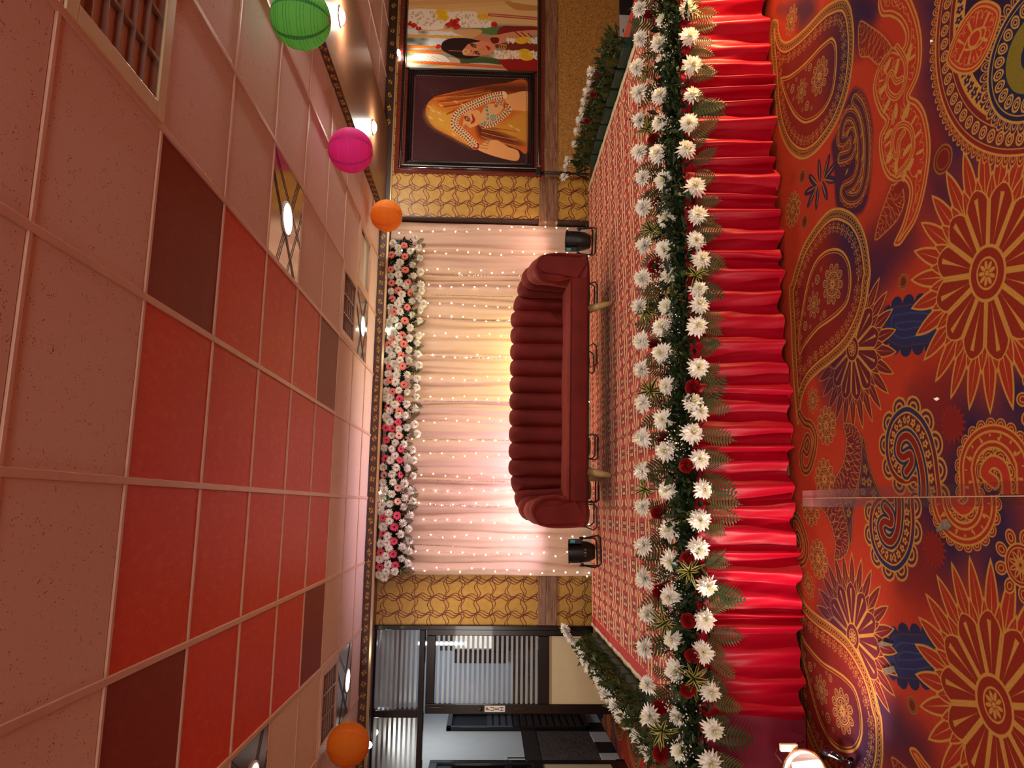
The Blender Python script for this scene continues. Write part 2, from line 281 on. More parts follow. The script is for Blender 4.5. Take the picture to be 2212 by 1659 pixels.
def poster_veil():
    c=Canvas(185,140,1840,1420,3.4,srgb(46,16,20)); c.aa=3.
    X=np.linspace(0,1,c.w)[None,:,None]; Y=np.linspace(0,1,c.h)[:,None,None]
    c.C+=(np.array([.10,.06,.08])*(1-X)*(1-Y*.5)).astype(np.float32)
    S=lambda p,col,soft=None,a=1.: c.poly(smooth(p),col,soft,a)
    O1,O2,GO,DK,SK=srgb(206,104,34),srgb(150,62,24),srgb(220,164,62),srgb(84,30,16),srgb(232,164,98)
    S([(372,690),(380,590),(430,510),(530,440),(700,390),(900,340),(1200,270),(1500,222),(1850,225),(1850,1180),(1700,1180),(1500,1130),(1250,1200),(1080,1180),(900,1110),(750,1030),(620,970),(500,900),(420,800)],O1)
    S([(372,690),(400,800),(500,900),(700,1000),(1000,1150),(1080,1160),(980,1040),(880,960),(800,900),(770,780),(820,680),(620,640),(450,560)],GO,60,.95)
    S([(1150,260),(1500,225),(1850,230),(1850,370),(1600,380),(1480,380),(1200,400),(900,440),(700,470),(900,380)],DK,60,.85)
    for i,p in enumerate([[(560,520),(800,490),(1100,430),(1400,360)],[(620,600),(820,560),(1000,500),(1250,410)],[(680,700),(800,640),(900,580)],[(480,460),(800,400),(1200,320)],[(700,430),(1000,400),(1300,330)]]):
        c.line(smooth(p,6,False),24,O2,.8); c.line(smooth([(a,b+26) for a,b in p],6,False),12,GO,.7)
    S([(1130,840),(1400,880),(1700,960),(1800,1100),(1600,1120),(1350,1060),(1180,1040),(1120,960)],DK,40,.9)
    S([(1250,860),(1500,800),(1700,660),(1850,640),(1850,1050),(1700,1060),(1450,940)],srgb(204,142,48),40)
    for k in range(6): c.line(smooth([(1180,870+k*28),(1400,890+k*38),(1680,930+k*42)],6,False),10,srgb(226,150,60) if k%2 else O2,.9)
    S([(1500,420),(1620,370),(1850,340),(1850,600),(1700,620),(1560,600),(1520,500)],SK)
    S([(1240,560),(1320,530),(1480,560),(1440,660),(1350,720),(1240,840),(1150,860),(1160,700)],srgb(222,172,110))
    S([(905,930),(915,780),(930,690),(980,650),(1080,630),(1140,640),(1172,720),(1165,790),(1120,850),(1030,890),(960,920)],SK)
    S([(905,930),(930,850),(980,870),(1000,905)],srgb(190,110,60),10)
    S([(925,735),(960,722),(1000,750),(1005,790),(975,800),(940,780)],srgb(120,50,28)); c.ell(968,762,18,22,srgb(230,200,170)); c.ell(970,762,9,12,srgb(40,20,14))
    c.line(smooth([(1000,800),(1022,800),(1030,780)],6,False),8,srgb(170,90,50))
    S([(1030,685),(1060,720),(1085,770),(1070,815),(1030,835),(1018,825),(1045,790),(1040,740)],srgb(176,44,28)); c.line(smooth([(1035,700),(1058,760),(1030,825)],6,False),5,srgb(90,16,14))
    S([(1060,1150),(1150,1130),(1280,1080),(1400,1060),(1560,1150),(1700,1200),(1730,1290),(1690,1350),(1560,1340),(1350,1290),(1200,1240),(1120,1200)],SK)
    for a,b in (((1090,1165),(1270,1190)),((1150,1130),(1280,1150)),((1060,1150),(1130,1180))): c.line([a,b],8,srgb(170,90,48))
    c.ell(1265,1095,32,32,srgb(200,170,120)); c.ell(1265,1095,22,22,srgb(110,70,40),0,6)
    def beads(pts,w):
        P=smooth(pts,8,False); c.line(P,w,srgb(236,206,150)); r=c.sdf(P,w,closed=False); D,Sx=r[3],r[4]
        st=np.abs(D-w*.33)<w*.13; c.put(r[0],st*((Sx%36)<18),srgb(170,40,24)); 
        dm=(np.abs((Sx%44)-22)+D*1.1<20); c.put(r[0],dm*(D<w*.17),srgb(52,84,74)); c.put(r[0],(np.abs((Sx%44)-22)+D*1.1<8)*1.,srgb(220,200,150)); c.line(P,3,srgb(90,40,24),.5)
    beads([(1100,1150),(980,1040),(880,950),(800,880),(790,790),(850,680),(980,590),(1120,520),(1300,440),(1480,400)],120)
    beads([(1200,850),(1330,830),(1450,730),(1560,620),(1530,560)],90); beads([(1380,560),(1420,500),(1500,520)],50)
    for k,(a,b) in enumerate([(1250,630),(1265,690),(1265,750),(1230,810),(1180,835),(1245,580)]): c.ell(a,b,26,26,srgb(196,186,150)); c.ell(a,b,17,17,srgb(50,74,66)); c.ell(a,b,8,8,srgb(220,210,180))
    c.ell(1345,735,58,58,srgb(200,190,150)); c.ell(1345,735,44,44,srgb(90,96,80),0,10); c.ell(1345,735,20,20,srgb(90,96,80),0,8)
    rng=np.random.RandomState(1)
    for _ in range(90):
        a,b=rng.uniform(420,1100),rng.uniform(340,1000); c.ell(a,b,5,4,srgb(250,230,170),0,None,.45)
    for a,b in ((425,605),(560,690),(590,580),(590,790),(440,760),(470,660),(800,520),(900,560),(780,1000),(1600,850),(1700,900)): c.ell(a,b,30,9,srgb(250,226,170),.5,None,.8,8)
    return np.clip(c.C,0,1)
def poster_garland():
    c=Canvas(100,-900,2030,1145,4.,srgb(226,186,120)); c.aa=3.5
    S=lambda p,col,soft=None,a=1.: c.poly(smooth(p),col,soft,a)
    rng=np.random.RandomState(7)
    BE,BD,WH,RD,YE=srgb(230,190,126),srgb(196,130,66),srgb(240,226,204),srgb(176,22,22),srgb(240,196,44)
    S([(60,-20),(60,-900),(900,-900),(1000,-300),(900,0),(500,60)],srgb(160,60,40)); S([(100,40),(900,10),(1900,-60),(1900,-400),(900,-300),(100,-200)],BE,20)
    for k in range(9): c.line(smooth([(100,20+k*22),(600,10+k*26),(1200,-10+k*20),(2030,-40+k*16)],6,False),7,BD,.45)
    c.line(smooth([(120,150),(700,110),(1300,60),(2030,-20)],8,False),60,srgb(214,160,100),.8)
    S([(1540,60),(1700,190),(2030,190),(2030,120),(1800,100)],srgb(196,140,72),6); S([(1700,0),(2030,-20),(2030,110),(1800,90),(1640,70)],srgb(226,190,130))
    # blurred garden behind
    S([(90,540),(2040,440),(2040,700),(90,1160)],srgb(150,150,130),20)
    S([(90,540),(900,560),(1000,640),(90,680)],srgb(222,222,214),20); S([(200,680),(640,660),(640,820),(120,830)],srgb(214,216,214),20)
    for a,b,q in ((160,720,60),(330,700,40),(300,770,50),(150,960,90),(330,590,30),(900,1000,120),(1250,1010,140),(1400,520,90),(1150,520,60)): c.ell(a,b,q*1.3,q*.6,srgb(70,84,64),0,None,.9,30)
    S([(860,960),(1460,960),(1480,1050),(900,1040)],srgb(66,86,46),14)
    S([(1120,490),(1500,480),(1450,600),(1150,560)],srgb(90,126,60),14)
    for y,x0,x1,col in ((650,100,950,srgb(222,160,70)),(815,100,560,srgb(226,120,40)),(890,90,660,srgb(226,96,34)),(540,300,760,srgb(226,170,90))):
        for x in np.arange(x0,x1,34): c.ell(x,y+rng.uniform(-6,6),24,24,col); c.ell(x+4,y+4,12,9,srgb(250,190,110),0,None,.5,8)
    S([(170,990),(230,930),(400,915),(620,930),(740,1010),(760,1060),(600,1055),(300,1040)],srgb(238,230,212)); S([(720,960),(860,980),(890,1040),(780,1070)],srgb(206,180,150))
    for k in range(4): c.line(smooth([(230+k*80,950),(300+k*90,990),(420+k*90,1040)],6,False),6,srgb(190,176,150))
    S([(900,1070),(1200,1030),(1500,1060),(1640,1150),(900,1150)],srgb(196,186,170))
    for x in np.arange(90,1660,58): c.ell(x,1040+.05*x*.6,36,24,srgb(214,84,32)); c.ell(x,1036+.05*x*.6,16,8,srgb(250,160,80),0,None,.6,8)
    # bride
    S([(1460,1000),(1560,960),(1800,950),(2040,950),(2040,1150),(1640,1140),(1520,1060)],srgb(150,18,18))
    S([(1400,760),(1500,720),(1700,700),(2040,700),(2040,830),(1700,830),(1450,800)],srgb(120,40,24))
    S([(1040,600),(1100,560),(1200,590),(1330,660),(1380,730),(1250,745),(1130,710)],srgb(204,126,86)); S([(760,560),(1000,520),(1190,520),(1180,590),(1040,660),(950,640)],srgb(214,164,104))
    S([(1440,590),(1500,460),(1700,450),(2040,450),(2040,560),(1700,580)],srgb(130,30,34)); S([(1320,620),(1450,590),(1700,530),(2040,500),(2040,570),(1700,630),(1560,690),(1440,740),(1340,700)],srgb(216,140,100))
    for k in range(5): c.line([(1690+k*50,530+k*6),(1790+k*40,610)],14,srgb(220,170,80) if k%2 else srgb(110,26,24))
    S([(900,940),(930,800),(1000,720),(1150,690),(1350,720),(1410,790),(1380,850),(1300,900),(1150,930),(1000,950)],srgb(222,140,96))
    S([(605,790),(640,720),(760,670),(950,660),(1100,680),(1180,700),(1020,740),(960,800),(920,860),(940,920),(1060,930),(1180,930),(1020,975),(850,960),(700,900),(620,850)],srgb(34,16,22))
    c.line([(720,860),(930,862)],10,srgb(190,120,60)); c.ell(970,865,50,36,srgb(226,190,120)); c.ell(970,865,30,20,srgb(196,150,80))
    for x,y in ((1080,775),(1140,882)): c.ell(x,y,48,20,srgb(60,26,22),.5); c.ell(x+14,y+4,20,10,srgb(240,210,190),.5); c.ell(x+16,y+4,9,9,srgb(30,14,12))
    c.line(smooth([(1020,745),(1060,740),(1130,770)],6,False),8,srgb(70,34,26)); c.line(smooth([(1080,900),(1100,870),(1160,850)],6,False),8,srgb(70,34,26))
    S([(1265,765),(1310,780),(1335,805),(1310,838),(1290,815)],srgb(176,22,28)); c.line(smooth([(1170,820),(1240,820),(1245,790)],6,False),7,srgb(176,96,64)); c.ell(1055,856,10,10,RD)
    S([(1335,640),(1450,640),(1450,710),(1380,730),(1340,690)],srgb(110,20,20)); 
    for k in range(3): c.ell(1480+k*36,770,22,40,srgb(206,160,80),.2,10)
    def fluff(x0,y0,x1,y1,col,n,s=15,sh=srgb(200,170,120)):
        for _ in range(n):
            x,y=rng.uniform(x0,x1),rng.uniform(y0,y1); c.ell(x,y,s*1.5,s*.7,col if rng.rand()<.75 else sh,rng.uniform(0,3))
    S([(110,250),(740,260),(700,450),(560,540),(260,540),(110,480)],WH); fluff(120,260,700,500,WH,160); S([(760,260),(1100,250),(1120,370),(760,360)],WH); fluff(770,260,1100,360,WH,60)
    S([(850,380),(1330,380),(1320,480),(860,490)],WH); fluff(860,385,1320,480,WH,80)
    fluff(1400,830,1760,950,WH,110); fluff(1580,640,1700,710,WH,26); fluff(1880,620,2030,700,WH,40); fluff(1930,830,2030,950,WH,26)
    for x,y,q in ((590,280,95),(620,350,90),(1190,320,75),(1250,310,65),(1790,670,95),(1850,650,80),(1840,840,85),(1870,920,100)):
        c.ell(x,y,q,q*.55,YE); c.ell(x,y,q*.7,q*.36,srgb(216,160,30),.4,8); c.ell(x,y,q*.35,q*.18,srgb(216,160,30),.4,8)
    for x,y,q in ((770,430,90),(700,460,60),(830,490,70),(820,400,60),(1380,430,60),(200,500,70),(260,540,50),(120,460,50),(570,800,50)):
        for _ in range(7): c.ell(x+rng.uniform(-.5,.5)*q,y+rng.uniform(-.4,.4)*q,q*.45,q*.3,RD if rng.rand()<.6 else srgb(206,40,36),rng.uniform(0,3))
    c.line([(1310,285),(2040,320)],44,srgb(160,50,40)); c.line([(1310,285),(2040,320)],20,srgb(214,150,110))
    return np.clip(c.C,0,1)
def stage_tile():
    "repeat of the woven stage carpet: chains of cream ogee leaves, barred diamonds and ringed blocks on brick red"
    W,Hh=.26,.30; c=Canvas(0,0,W,Hh,.0011,srgb(172,48,44)); CR,BK,OL,DR=srgb(224,200,146),srgb(40,18,22),srgb(120,92,48),srgb(104,22,26)
    def dia(x,y,a,b,col): c.poly([(x-a,y),(x,y-b),(x+a,y),(x,y+b)],col)
    def leafs(x):
        for q in (1,-1):
            o=[(0,.002),(.03,.022),(.065,.044),(.10,.058),(.13,.062),(.16,.058),(.195,.044),(.23,.022),(.26,.002)]; i=[(.23,.010),(.195,.022),(.16,.031),(.13,.034),(.10,.031),(.065,.022),(.03,.010)]
            c.poly([(x+u,q*(v+.004)) for u,v in o]+[(x+u,q*(v-.003)) for u,v in i],OL); c.poly([(x+u,q*v) for u,v in o]+[(x+u,q*v) for u,v in i],CR)
            for s in (1,-1):
                o2=[(0,.008),(.02,.04),(.045,.066),(.075,.078),(.05,.082),(.024,.066),(.006,.036)]
                c.poly([(x+s*u,q*v) for u,v in o2],CR)
        dia(x+.13,0,.030,.024,BK); dia(x+.13,0,.017,.013,CR); dia(x,0,.014,.020,OL)
    def bars(x,y):
        for sx in (1,-1):
            for sy in (1,-1):
                p=[(x+sx*.012,y+sy*.050),(x+sx*.058,y+sy*.030),(x+sx*.064,y+sy*.050),(x+sx*.018,y+sy*.072)]; c.poly(p,CR)
        dia(x,y,.034,.032,DR); dia(x,y,.022,.021,BK); dia(x,y,.013,.012,CR)
    def blocks(x,y):
        for sx in (1,-1):
            for sy in (1,-1):
                u,v=x+sx*.0235,y+sy*.0245
                for k,col in ((1.05,BK),(.66,CR)): c.poly([(u-.0175*k,v-.0205*k),(u+.0175*k,v-.0205*k),(u+.0175*k,v+.0205*k),(u-.0175*k,v+.0205*k)],col)
    for dx in (-W,0,W): bars(dx,Hh/2)
    for dy in (0,Hh):
        for dx in (-W,0,W):
            c_y=c.y0; c.y0=c_y-dy; leafs(dx); c.y0=c_y
    for dx in (-W,0,W): blocks(dx+.13,Hh/2)
    return np.clip(c.C,0,1),W,Hh
HALL,TLP,FLL,FLR,FILLP,EXPO=20,22,66,150,42,.55
# ================= camera, world, lights, exposure =================
SC=bpy.context.scene; COL=SC.collection
def srgb_lin(c): return tuple((v/12.92 if v<=.04045 else ((v+.055)/1.055)**2.4) for v in c)
def hexc(r,g,b): return srgb_lin((r/255,g/255,b/255))
cam=bpy.data.cameras.new('camera'); camo=bpy.data.objects.new('camera',cam); COL.objects.link(camo)
cam.sensor_fit='HORIZONTAL'; cam.sensor_width=36.; cam.lens=36.*FPX/2212; cam.clip_start=.02; cam.clip_end=60
M=Matrix(((-AU[0],AR[0],-AF[0],0),(-AU[1],AR[1],-AF[1],0),(-AU[2],AR[2],-AF[2],CAMZ),(0,0,0,1)))   # the phone was held on its side
camo.matrix_world=M; SC.camera=camo
w=bpy.data.worlds.new('world'); SC.world=w; w.use_nodes=True
w.node_tree.nodes['Background'].inputs[0].default_value=(.02,.017,.016,1); w.node_tree.nodes['Background'].inputs[1].default_value=.5
SC.view_settings.view_transform='Standard'; SC.view_settings.look='None'; SC.view_settings.gamma=1; SC.view_settings.exposure=EXPO
try: SC.view_settings.use_curve_mapping=False
except Exception: pass
SC.cycles.use_denoising=True; SC.cycles.max_bounces=7; SC.cycles.diffuse_bounces=4; SC.cycles.glossy_bounces=3; SC.cycles.transmission_bounces=4
SC.cycles.sample_clamp_indirect=6; SC.cycles.caustics_reflective=False; SC.cycles.caustics_refractive=False
def lamp(name,kind,loc,power,col=(1,.82,.62),aim=None,**k):
    l=bpy.data.lights.new(name,kind); l.energy=power; l.color=col
    for a,b in k.items(): setattr(l,a,b)
    o=bpy.data.objects.new(name,l); COL.objects.link(o); o.location=loc
    d=Vector(aim)-Vector(loc) if aim is not None else Vector((0,0,-1))
    o.rotation_euler=d.to_track_quat('-Z','Y').to_euler(); return o
CZ=2.634      # ceiling height
WARM=(1,.80,.58); WHT=(1,.90,.78)
# hall lamps behind and above the camera (recessed lamps in the ceiling grid)
for i,(x,y) in enumerate(((-1.6,.6),(1.6,.9),(.1,-.6),(-2.4,-1.6),(2.6,-1.6))):
    lamp('hall_lamp','AREA',(x,y,CZ-.03),HALL,WARM,shape='DISK',size=.22,spread=math.radians(150))
# broad soft fill lights, added unseen behind the camera to brighten ceiling and stage
for x in (-2.6,1.0,4.6): lamp('fill_light','AREA',(x,-3.9,1.75),FILLP,(1,.89,.78),aim=(x*.6,4,1.6),shape='RECTANGLE',size=1.6,size_y=.9)
lamp('picture_lamp','SPOT',tuple(onY(862,115,6.88)-np.array([0,0,.06])),6,WHT,aim=tuple(onY(1000,150,6.98)),spot_size=math.radians(150),spot_blend=1.,shadow_soft_size=.04)
# recessed lamps seen in the beam, the pelmet and the bright metal ceiling tiles
for x,y,z,p in ((3.37,4.55,2.52,26),(3.36,6.02,2.52,14),(3.4,2.9,2.52,26)):
    lamp('beam_lamp','POINT',(x,y,z),p,WHT,shadow_soft_size=.05)
for x,y,p in ((onZ(830,705,2.53)[0],7.04,30),(onZ(815,1065,2.53)[0],7.04,30),(onZ(806,1588,2.53)[0],7.04,40)):
    lamp('pelmet_lamp','SPOT',(x,y,2.525),p,(1,.88,.74),aim=(x,6.98,0),spot_size=math.radians(140),spot_blend=.8,shadow_soft_size=.04)
TILE_LAMPS=[onZ(620,473,CZ),onZ(783,705,CZ),onZ(750,1470,CZ),onZ(545,1690,CZ)]
for i,p in enumerate(TILE_LAMPS): lamp('tile_lamp','SPOT',(p[0],p[1],CZ-.03),TLP*(1.,.5,2.2,1.6)[i],(1,.93,.84),spot_size=math.radians(150),spot_blend=.8,shadow_soft_size=.07)
# coloured uplights behind the sofa wash the curtain
for x,z,y,p,c in ((onZ(1285,775,.5)[0],.62,6.72,40,(.96,.90,.36)),(onZ(1285,700,.5)[0],.62,6.72,18,(1,.84,.42)),(onZ(1285,850,.5)[0],.62,6.74,18,(1,.80,.36)),(onZ(1285,955,.5)[0],.62,6.72,24,(.72,.46,1)),(onZ(1285,1068,.5)[0],.62,6.70,46,(1,.76,.86)),(onZ(1285,1010,.5)[0],.62,6.74,14,(1,.72,.86)),(onZ(1290,1190,.5)[0],.75,6.74,16,(.90,.70,.92)),(onZ(1275,515,.5)[0],.72,6.76,13,(1,.66,.56))):
    lamp('uplight','SPOT',(x,y,z),p,c,aim=(x,7.16,1.9),spot_size=math.radians(105),spot_blend=1.,shadow_soft_size=.05)
# floodlights on the floor graze the red skirt
lamp('flood_beam','SPOT',(-1.0,2.72,.14),FLL,(1,.78,.66),aim=(.55,3.45,.28),spot_size=math.radians(76),spot_blend=.9,shadow_soft_size=.05)
lamp('flood_glow','SPOT',(-1.10,3.10,.24),15,(1,.80,.70),aim=(-.35,3.15,0),spot_size=math.radians(125),spot_blend=1.,shadow_soft_size=.07)
lamp('flood_beam','SPOT',(3.25,2.95,.14),FLR,(1,.62,.26),aim=(1.6,3.45,.34),spot_size=math.radians(80),spot_blend=.9,shadow_soft_size=.05)
# cool light in the corridor beyond the glass doors
lamp('corridor_lamp','AREA',(-1.9,8.7,2.6),15,(.84,.92,1.),shape='RECTANGLE',size=.5,size_y=1.2)
# ================= materials (all node based) =================
def nt(name):
    m=bpy.data.materials.new(name); m.use_nodes=True; t=m.node_tree; return m,t,t.nodes['Principled BSDF']
def inp(b,n,v):
    if n in b.inputs: b.inputs[n].default_value=v
def mat(name,col,rough=.5,metal=0.,var=.0,vscale=8.,bump=0.,bscale=60.,spec=.5,sheen=0.,sheentint=None,coat=0.,trans=0.,emis=None,estr=0.,stretch=None,var2=None,sss=0.,alpha=None):
    m,t,b=nt(name); c=tuple(col)+(1,)
    inp(b,'Base Color',c); inp(b,'Roughness',rough); inp(b,'Metallic',metal); inp(b,'Specular IOR Level',spec); inp(b,'Sheen Weight',sheen); inp(b,'Coat Weight',coat); inp(b,'Transmission Weight',trans)
    if sheentint: inp(b,'Sheen Tint',tuple(sheentint)+(1,))
    if sheen: inp(b,'Sheen Roughness',.35)
    if emis: inp(b,'Emission Color',tuple(emis)+(1,)); inp(b,'Emission Strength',estr)
    if var or bump:
        tc=t.nodes.new('ShaderNodeTexCoord'); mp=t.nodes.new('ShaderNodeMapping'); t.links.new(tc.outputs['Object'],mp.inputs[0])
        if stretch: mp.inputs['Scale'].default_value=stretch
    if var:
        n=t.nodes.new('ShaderNodeTexNoise'); n.inputs['Scale'].default_value=vscale; n.inputs['Detail'].default_value=5; t.links.new(mp.outputs[0],n.inputs['Vector'])
        r=t.nodes.new('ShaderNodeValToRGB'); t.links.new(n.outputs[0],r.inputs[0])
        r.color_ramp.elements[0].position=.3; r.color_ramp.elements[1].position=.7
        r.color_ramp.elements[0].color=tuple(v*(1-var) for v in col)+(1,); r.color_ramp.elements[1].color=(tuple(var2) if var2 else tuple(min(1,v*(1+var)) for v in col))+(1,)
        t.links.new(r.outputs[0],b.inputs['Base Color'])
    if bump:
        n=t.nodes.new('ShaderNodeTexNoise'); n.inputs['Scale'].default_value=bscale; n.inputs['Detail'].default_value=4; t.links.new(mp.outputs[0],n.inputs['Vector'])
        bp=t.nodes.new('ShaderNodeBump'); bp.inputs['Strength'].default_value=bump; bp.inputs['Distance'].default_value=.01; t.links.new(n.outputs[0],bp.inputs['Height']); t.links.new(bp.outputs[0],b.inputs['Normal'])
    return m
def emit(name,col,s):
    m=bpy.data.materials.new(name); m.use_nodes=True; t=m.node_tree; t.nodes.clear()
    e=t.nodes.new('ShaderNodeEmission'); o=t.nodes.new('ShaderNodeOutputMaterial'); e.inputs[0].default_value=tuple(col)+(1,); e.inputs[1].default_value=s; t.links.new(e.outputs[0],o.inputs[0]); return m
def translucent(name,col,amount=.4,rough=.6,vein=None):
    m,t,b=nt(name); o=t.nodes['Material Output']; inp(b,'Base Color',tuple(col)+(1,)); inp(b,'Roughness',rough); inp(b,'Specular IOR Level',.3)
    tr=t.nodes.new('ShaderNodeBsdfTranslucent'); tr.inputs[0].default_value=tuple(col)+(1,); mx=t.nodes.new('ShaderNodeMixShader'); mx.inputs[0].default_value=amount
    t.links.new(b.outputs[0],mx.inputs[1]); t.links.new(tr.outputs[0],mx.inputs[2]); t.links.new(mx.outputs[0],o.inputs[0]); return m
def ramp_noise(name,stops,scale,stretch=(1,1,1),rough=.5,detail=6,bump=0.,dist=0.,kind='noise',coat=0.,metal=0.):
    m,t,b=nt(name); tc=t.nodes.new('ShaderNodeTexCoord'); mp=t.nodes.new('ShaderNodeMapping'); mp.inputs['Scale'].default_value=stretch; t.links.new(tc.outputs['Object'],mp.inputs[0])
    n=t.nodes.new('ShaderNodeTexNoise'); n.inputs['Scale'].default_value=scale; n.inputs['Detail'].default_value=detail; n.inputs['Distortion'].default_value=dist; t.links.new(mp.outputs[0],n.inputs['Vector'])
    r=t.nodes.new('ShaderNodeValToRGB'); t.links.new(n.outputs[0],r.inputs[0]); els=r.color_ramp.elements
    for i,(p,c) in enumerate(stops):
        e=els[i] if i<2 else els.new(p); e.position=p; e.color=tuple(c)+(1,)
    t.links.new(r.outputs[0],b.inputs['Base Color']); inp(b,'Roughness',rough); inp(b,'Coat Weight',coat); inp(b,'Metallic',metal)
    if bump:
        bp=t.nodes.new('ShaderNodeBump'); bp.inputs['Strength'].default_value=bump; bp.inputs['Distance'].default_value=.01; t.links.new(n.outputs[0],bp.inputs['Height']); t.links.new(bp.outputs[0],b.inputs['Normal'])
    return m
class X:      # tiny shader-math builder
    def __init__(s,t,o): s.t,s.o=t,o
    def _op(s,op,*a):
        n=s.t.nodes.new('ShaderNodeMath'); n.operation=op
        for i,v in enumerate((s,)+a):
            if isinstance(v,X): s.t.links.new(v.o,n.inputs[i])
            else: n.inputs[i].default_value=v
        return X(s.t,n.outputs[0])
    def __add__(s,b): return s._op('ADD',b)
    def __sub__(s,b): return s._op('SUBTRACT',b)
    def __mul__(s,b): return s._op('MULTIPLY',b)
    def __truediv__(s,b): return s._op('DIVIDE',b)
    def sin(s): return s._op('SINE')
    def abs(s): return s._op('ABSOLUTE')
    def frac(s): return s._op('FRACT')
    def lt(s,b): return s._op('LESS_THAN',b)
    def gt(s,b): return s._op('GREATER_THAN',b)
    def mx(s,b): return s._op('MAXIMUM',b)
    def mn(s,b): return s._op('MINIMUM',b)
    def floor(s): return s._op('FLOOR')
def mixcol(t,f,a,b):
    n=t.nodes.new('ShaderNodeMix'); n.data_type='RGBA'
    for sock,v in ((n.inputs[0],f),(n.inputs[6],a),(n.inputs[7],b)):
        if isinstance(v,X): t.links.new(v.o,sock)
        elif hasattr(v,'node'): t.links.new(v,sock)
        else: sock.default_value=tuple(v)+(1,) if isinstance(v,tuple) else v
    return n.outputs[2]
def wallpaper(name):
    "gold paper with pairs and triples of wavy oxblood lines both ways"
    m,t,b=nt(name); g=t.nodes.new('ShaderNodeNewGeometry'); sp=t.nodes.new('ShaderNodeSeparateXYZ'); t.links.new(g.outputs['Position'],sp.inputs[0])
    x,z=X(t,sp.outputs[0]),X(t,sp.outputs[2])
    nz=t.nodes.new('ShaderNodeTexNoise'); nz.inputs['Scale'].default_value=5.5; t.links.new(g.outputs['Position'],nz.inputs['Vector']); j=(X(t,nz.outputs[0])-.5)*.05
    px,pz=.158,.150
    def fam(u,v,p,wl,n,ph,gap=.026):
        k=(u/p).floor(); tot=None
        for i in range(n):
            off=(i-(n-1)/2)*gap
            wv=((v/wl+k*.37+ph+i*.13)*(2*math.pi)).sin()*.016
            d=((((u+wv+j*.5)/p).frac()-.5)*p-off).abs(); e=d.lt(.0042)
            tot=e if tot is None else tot.mx(e)
        return tot
    lines=fam(z,x,pz,.150,2,.1).mx(fam(x,z,px,.158,3,.4,.018))
    nb=t.nodes.new('ShaderNodeTexNoise'); nb.inputs['Scale'].default_value=26; nb.inputs['Detail'].default_value=6; t.links.new(g.outputs['Position'],nb.inputs['Vector'])
    base=mixcol(t,X(t,nb.outputs[0]),hexc(168,122,40),hexc(206,164,72))
    t.links.new(mixcol(t,lines,base,hexc(104,34,14)),b.inputs['Base Color']); inp(b,'Roughness',.45)
    bp=t.nodes.new('ShaderNodeBump'); bp.inputs['Strength'].default_value=.12; bp.inputs['Distance'].default_value=.01; t.links.new(nb.outputs[0],bp.inputs['Height']); t.links.new(bp.outputs[0],b.inputs['Normal'])
    return m
def tile_mat(name,a,dots,rough,mott=None,glossvar=0):
    m,t,b=nt(name); g=t.nodes.new('ShaderNodeNewGeometry')
    v=t.nodes.new('ShaderNodeTexVoronoi'); v.inputs['Scale'].default_value=110; t.links.new(g.outputs['Position'],v.inputs['Vector'])
    n=t.nodes.new('ShaderNodeTexNoise'); n.inputs['Scale'].default_value=34; t.links.new(g.outputs['Position'],n.inputs['Vector'])
    d=X(t,v.outputs['Distance']).lt((X(t,n.outputs[0])-.38)*1.0)
    c=a
    if mott:
        n2=t.nodes.new('ShaderNodeTexNoise'); n2.inputs['Scale'].default_value=14; n2.inputs['Detail'].default_value=8; n2.inputs['Roughness'].default_value=.8; mp=t.nodes.new('ShaderNodeMapping'); mp.inputs['Scale'].default_value=(2.2,1,1); t.links.new(g.outputs['Position'],mp.inputs[0]); t.links.new(mp.outputs[0],n2.inputs['Vector'])
        c=mixcol(t,((X(t,n2.outputs[0])-.50)*4).mx(0.).mn(1.),a,mott)
    t.links.new(mixcol(t,d*.75,c,dots),b.inputs['Base Color']); inp(b,'Roughness',rough); inp(b,'Specular IOR Level',.25)
    return m
def image_mat(name,arr,rough=.6,vec=None,ext='EXTEND',spec=.3,sheen=0.,coat=0.,bump=0.):
    h,wd=arr.shape[:2]; im=bpy.data.images.new(name,wd,h); px=np.ones((h,wd,4),np.float32); px[...,:3]=arr
    im.pixels.foreach_set(px.ravel()); im.pack()
    m,t,b=nt(name); ti=t.nodes.new('ShaderNodeTexImage'); ti.image=im; ti.extension=ext; ti.interpolation='Linear'
    tc=t.nodes.new('ShaderNodeTexCoord')
    if vec:      # vec=(x0,y0,x1,y1) in world metres
        g=t.nodes.new('ShaderNodeNewGeometry'); mp=t.nodes.new('ShaderNodeMapping'); x0,y0,x1,y1=vec
        mp.inputs['Location'].default_value=(-x0/(x1-x0),-y0/(y1-y0),0); mp.inputs['Scale'].default_value=(1/(x1-x0),1/(y1-y0),1)
        t.links.new(g.outputs['Position'],mp.inputs[0]); t.links.new(mp.outputs[0],ti.inputs[0])
    else: t.links.new(tc.outputs['UV'],ti.inputs[0])
    t.links.new(ti.outputs[0],b.inputs['Base Color']); inp(b,'Roughness',rough); inp(b,'Specular IOR Level',spec); inp(b,'Sheen Weight',sheen); inp(b,'Coat Weight',coat)
    if bump:
        n=t.nodes.new('ShaderNodeTexNoise'); n.inputs['Scale'].default_value=350; t.links.new(tc.outputs['Object'],n.inputs['Vector']); bp=t.nodes.new('ShaderNodeBump'); bp.inputs['Strength'].default_value=bump; bp.inputs['Distance'].default_value=.004; t.links.new(n.outputs[0],bp.inputs['Height']); t.links.new(bp.outputs[0],b.inputs['Normal'])
    return m
K={}
K['carpet']=image_mat('paisley_carpet',assemble_carpet(),.9,(-2.0,1.4,3.0,3.6),'MIRROR',.04,.0,bump=.35)
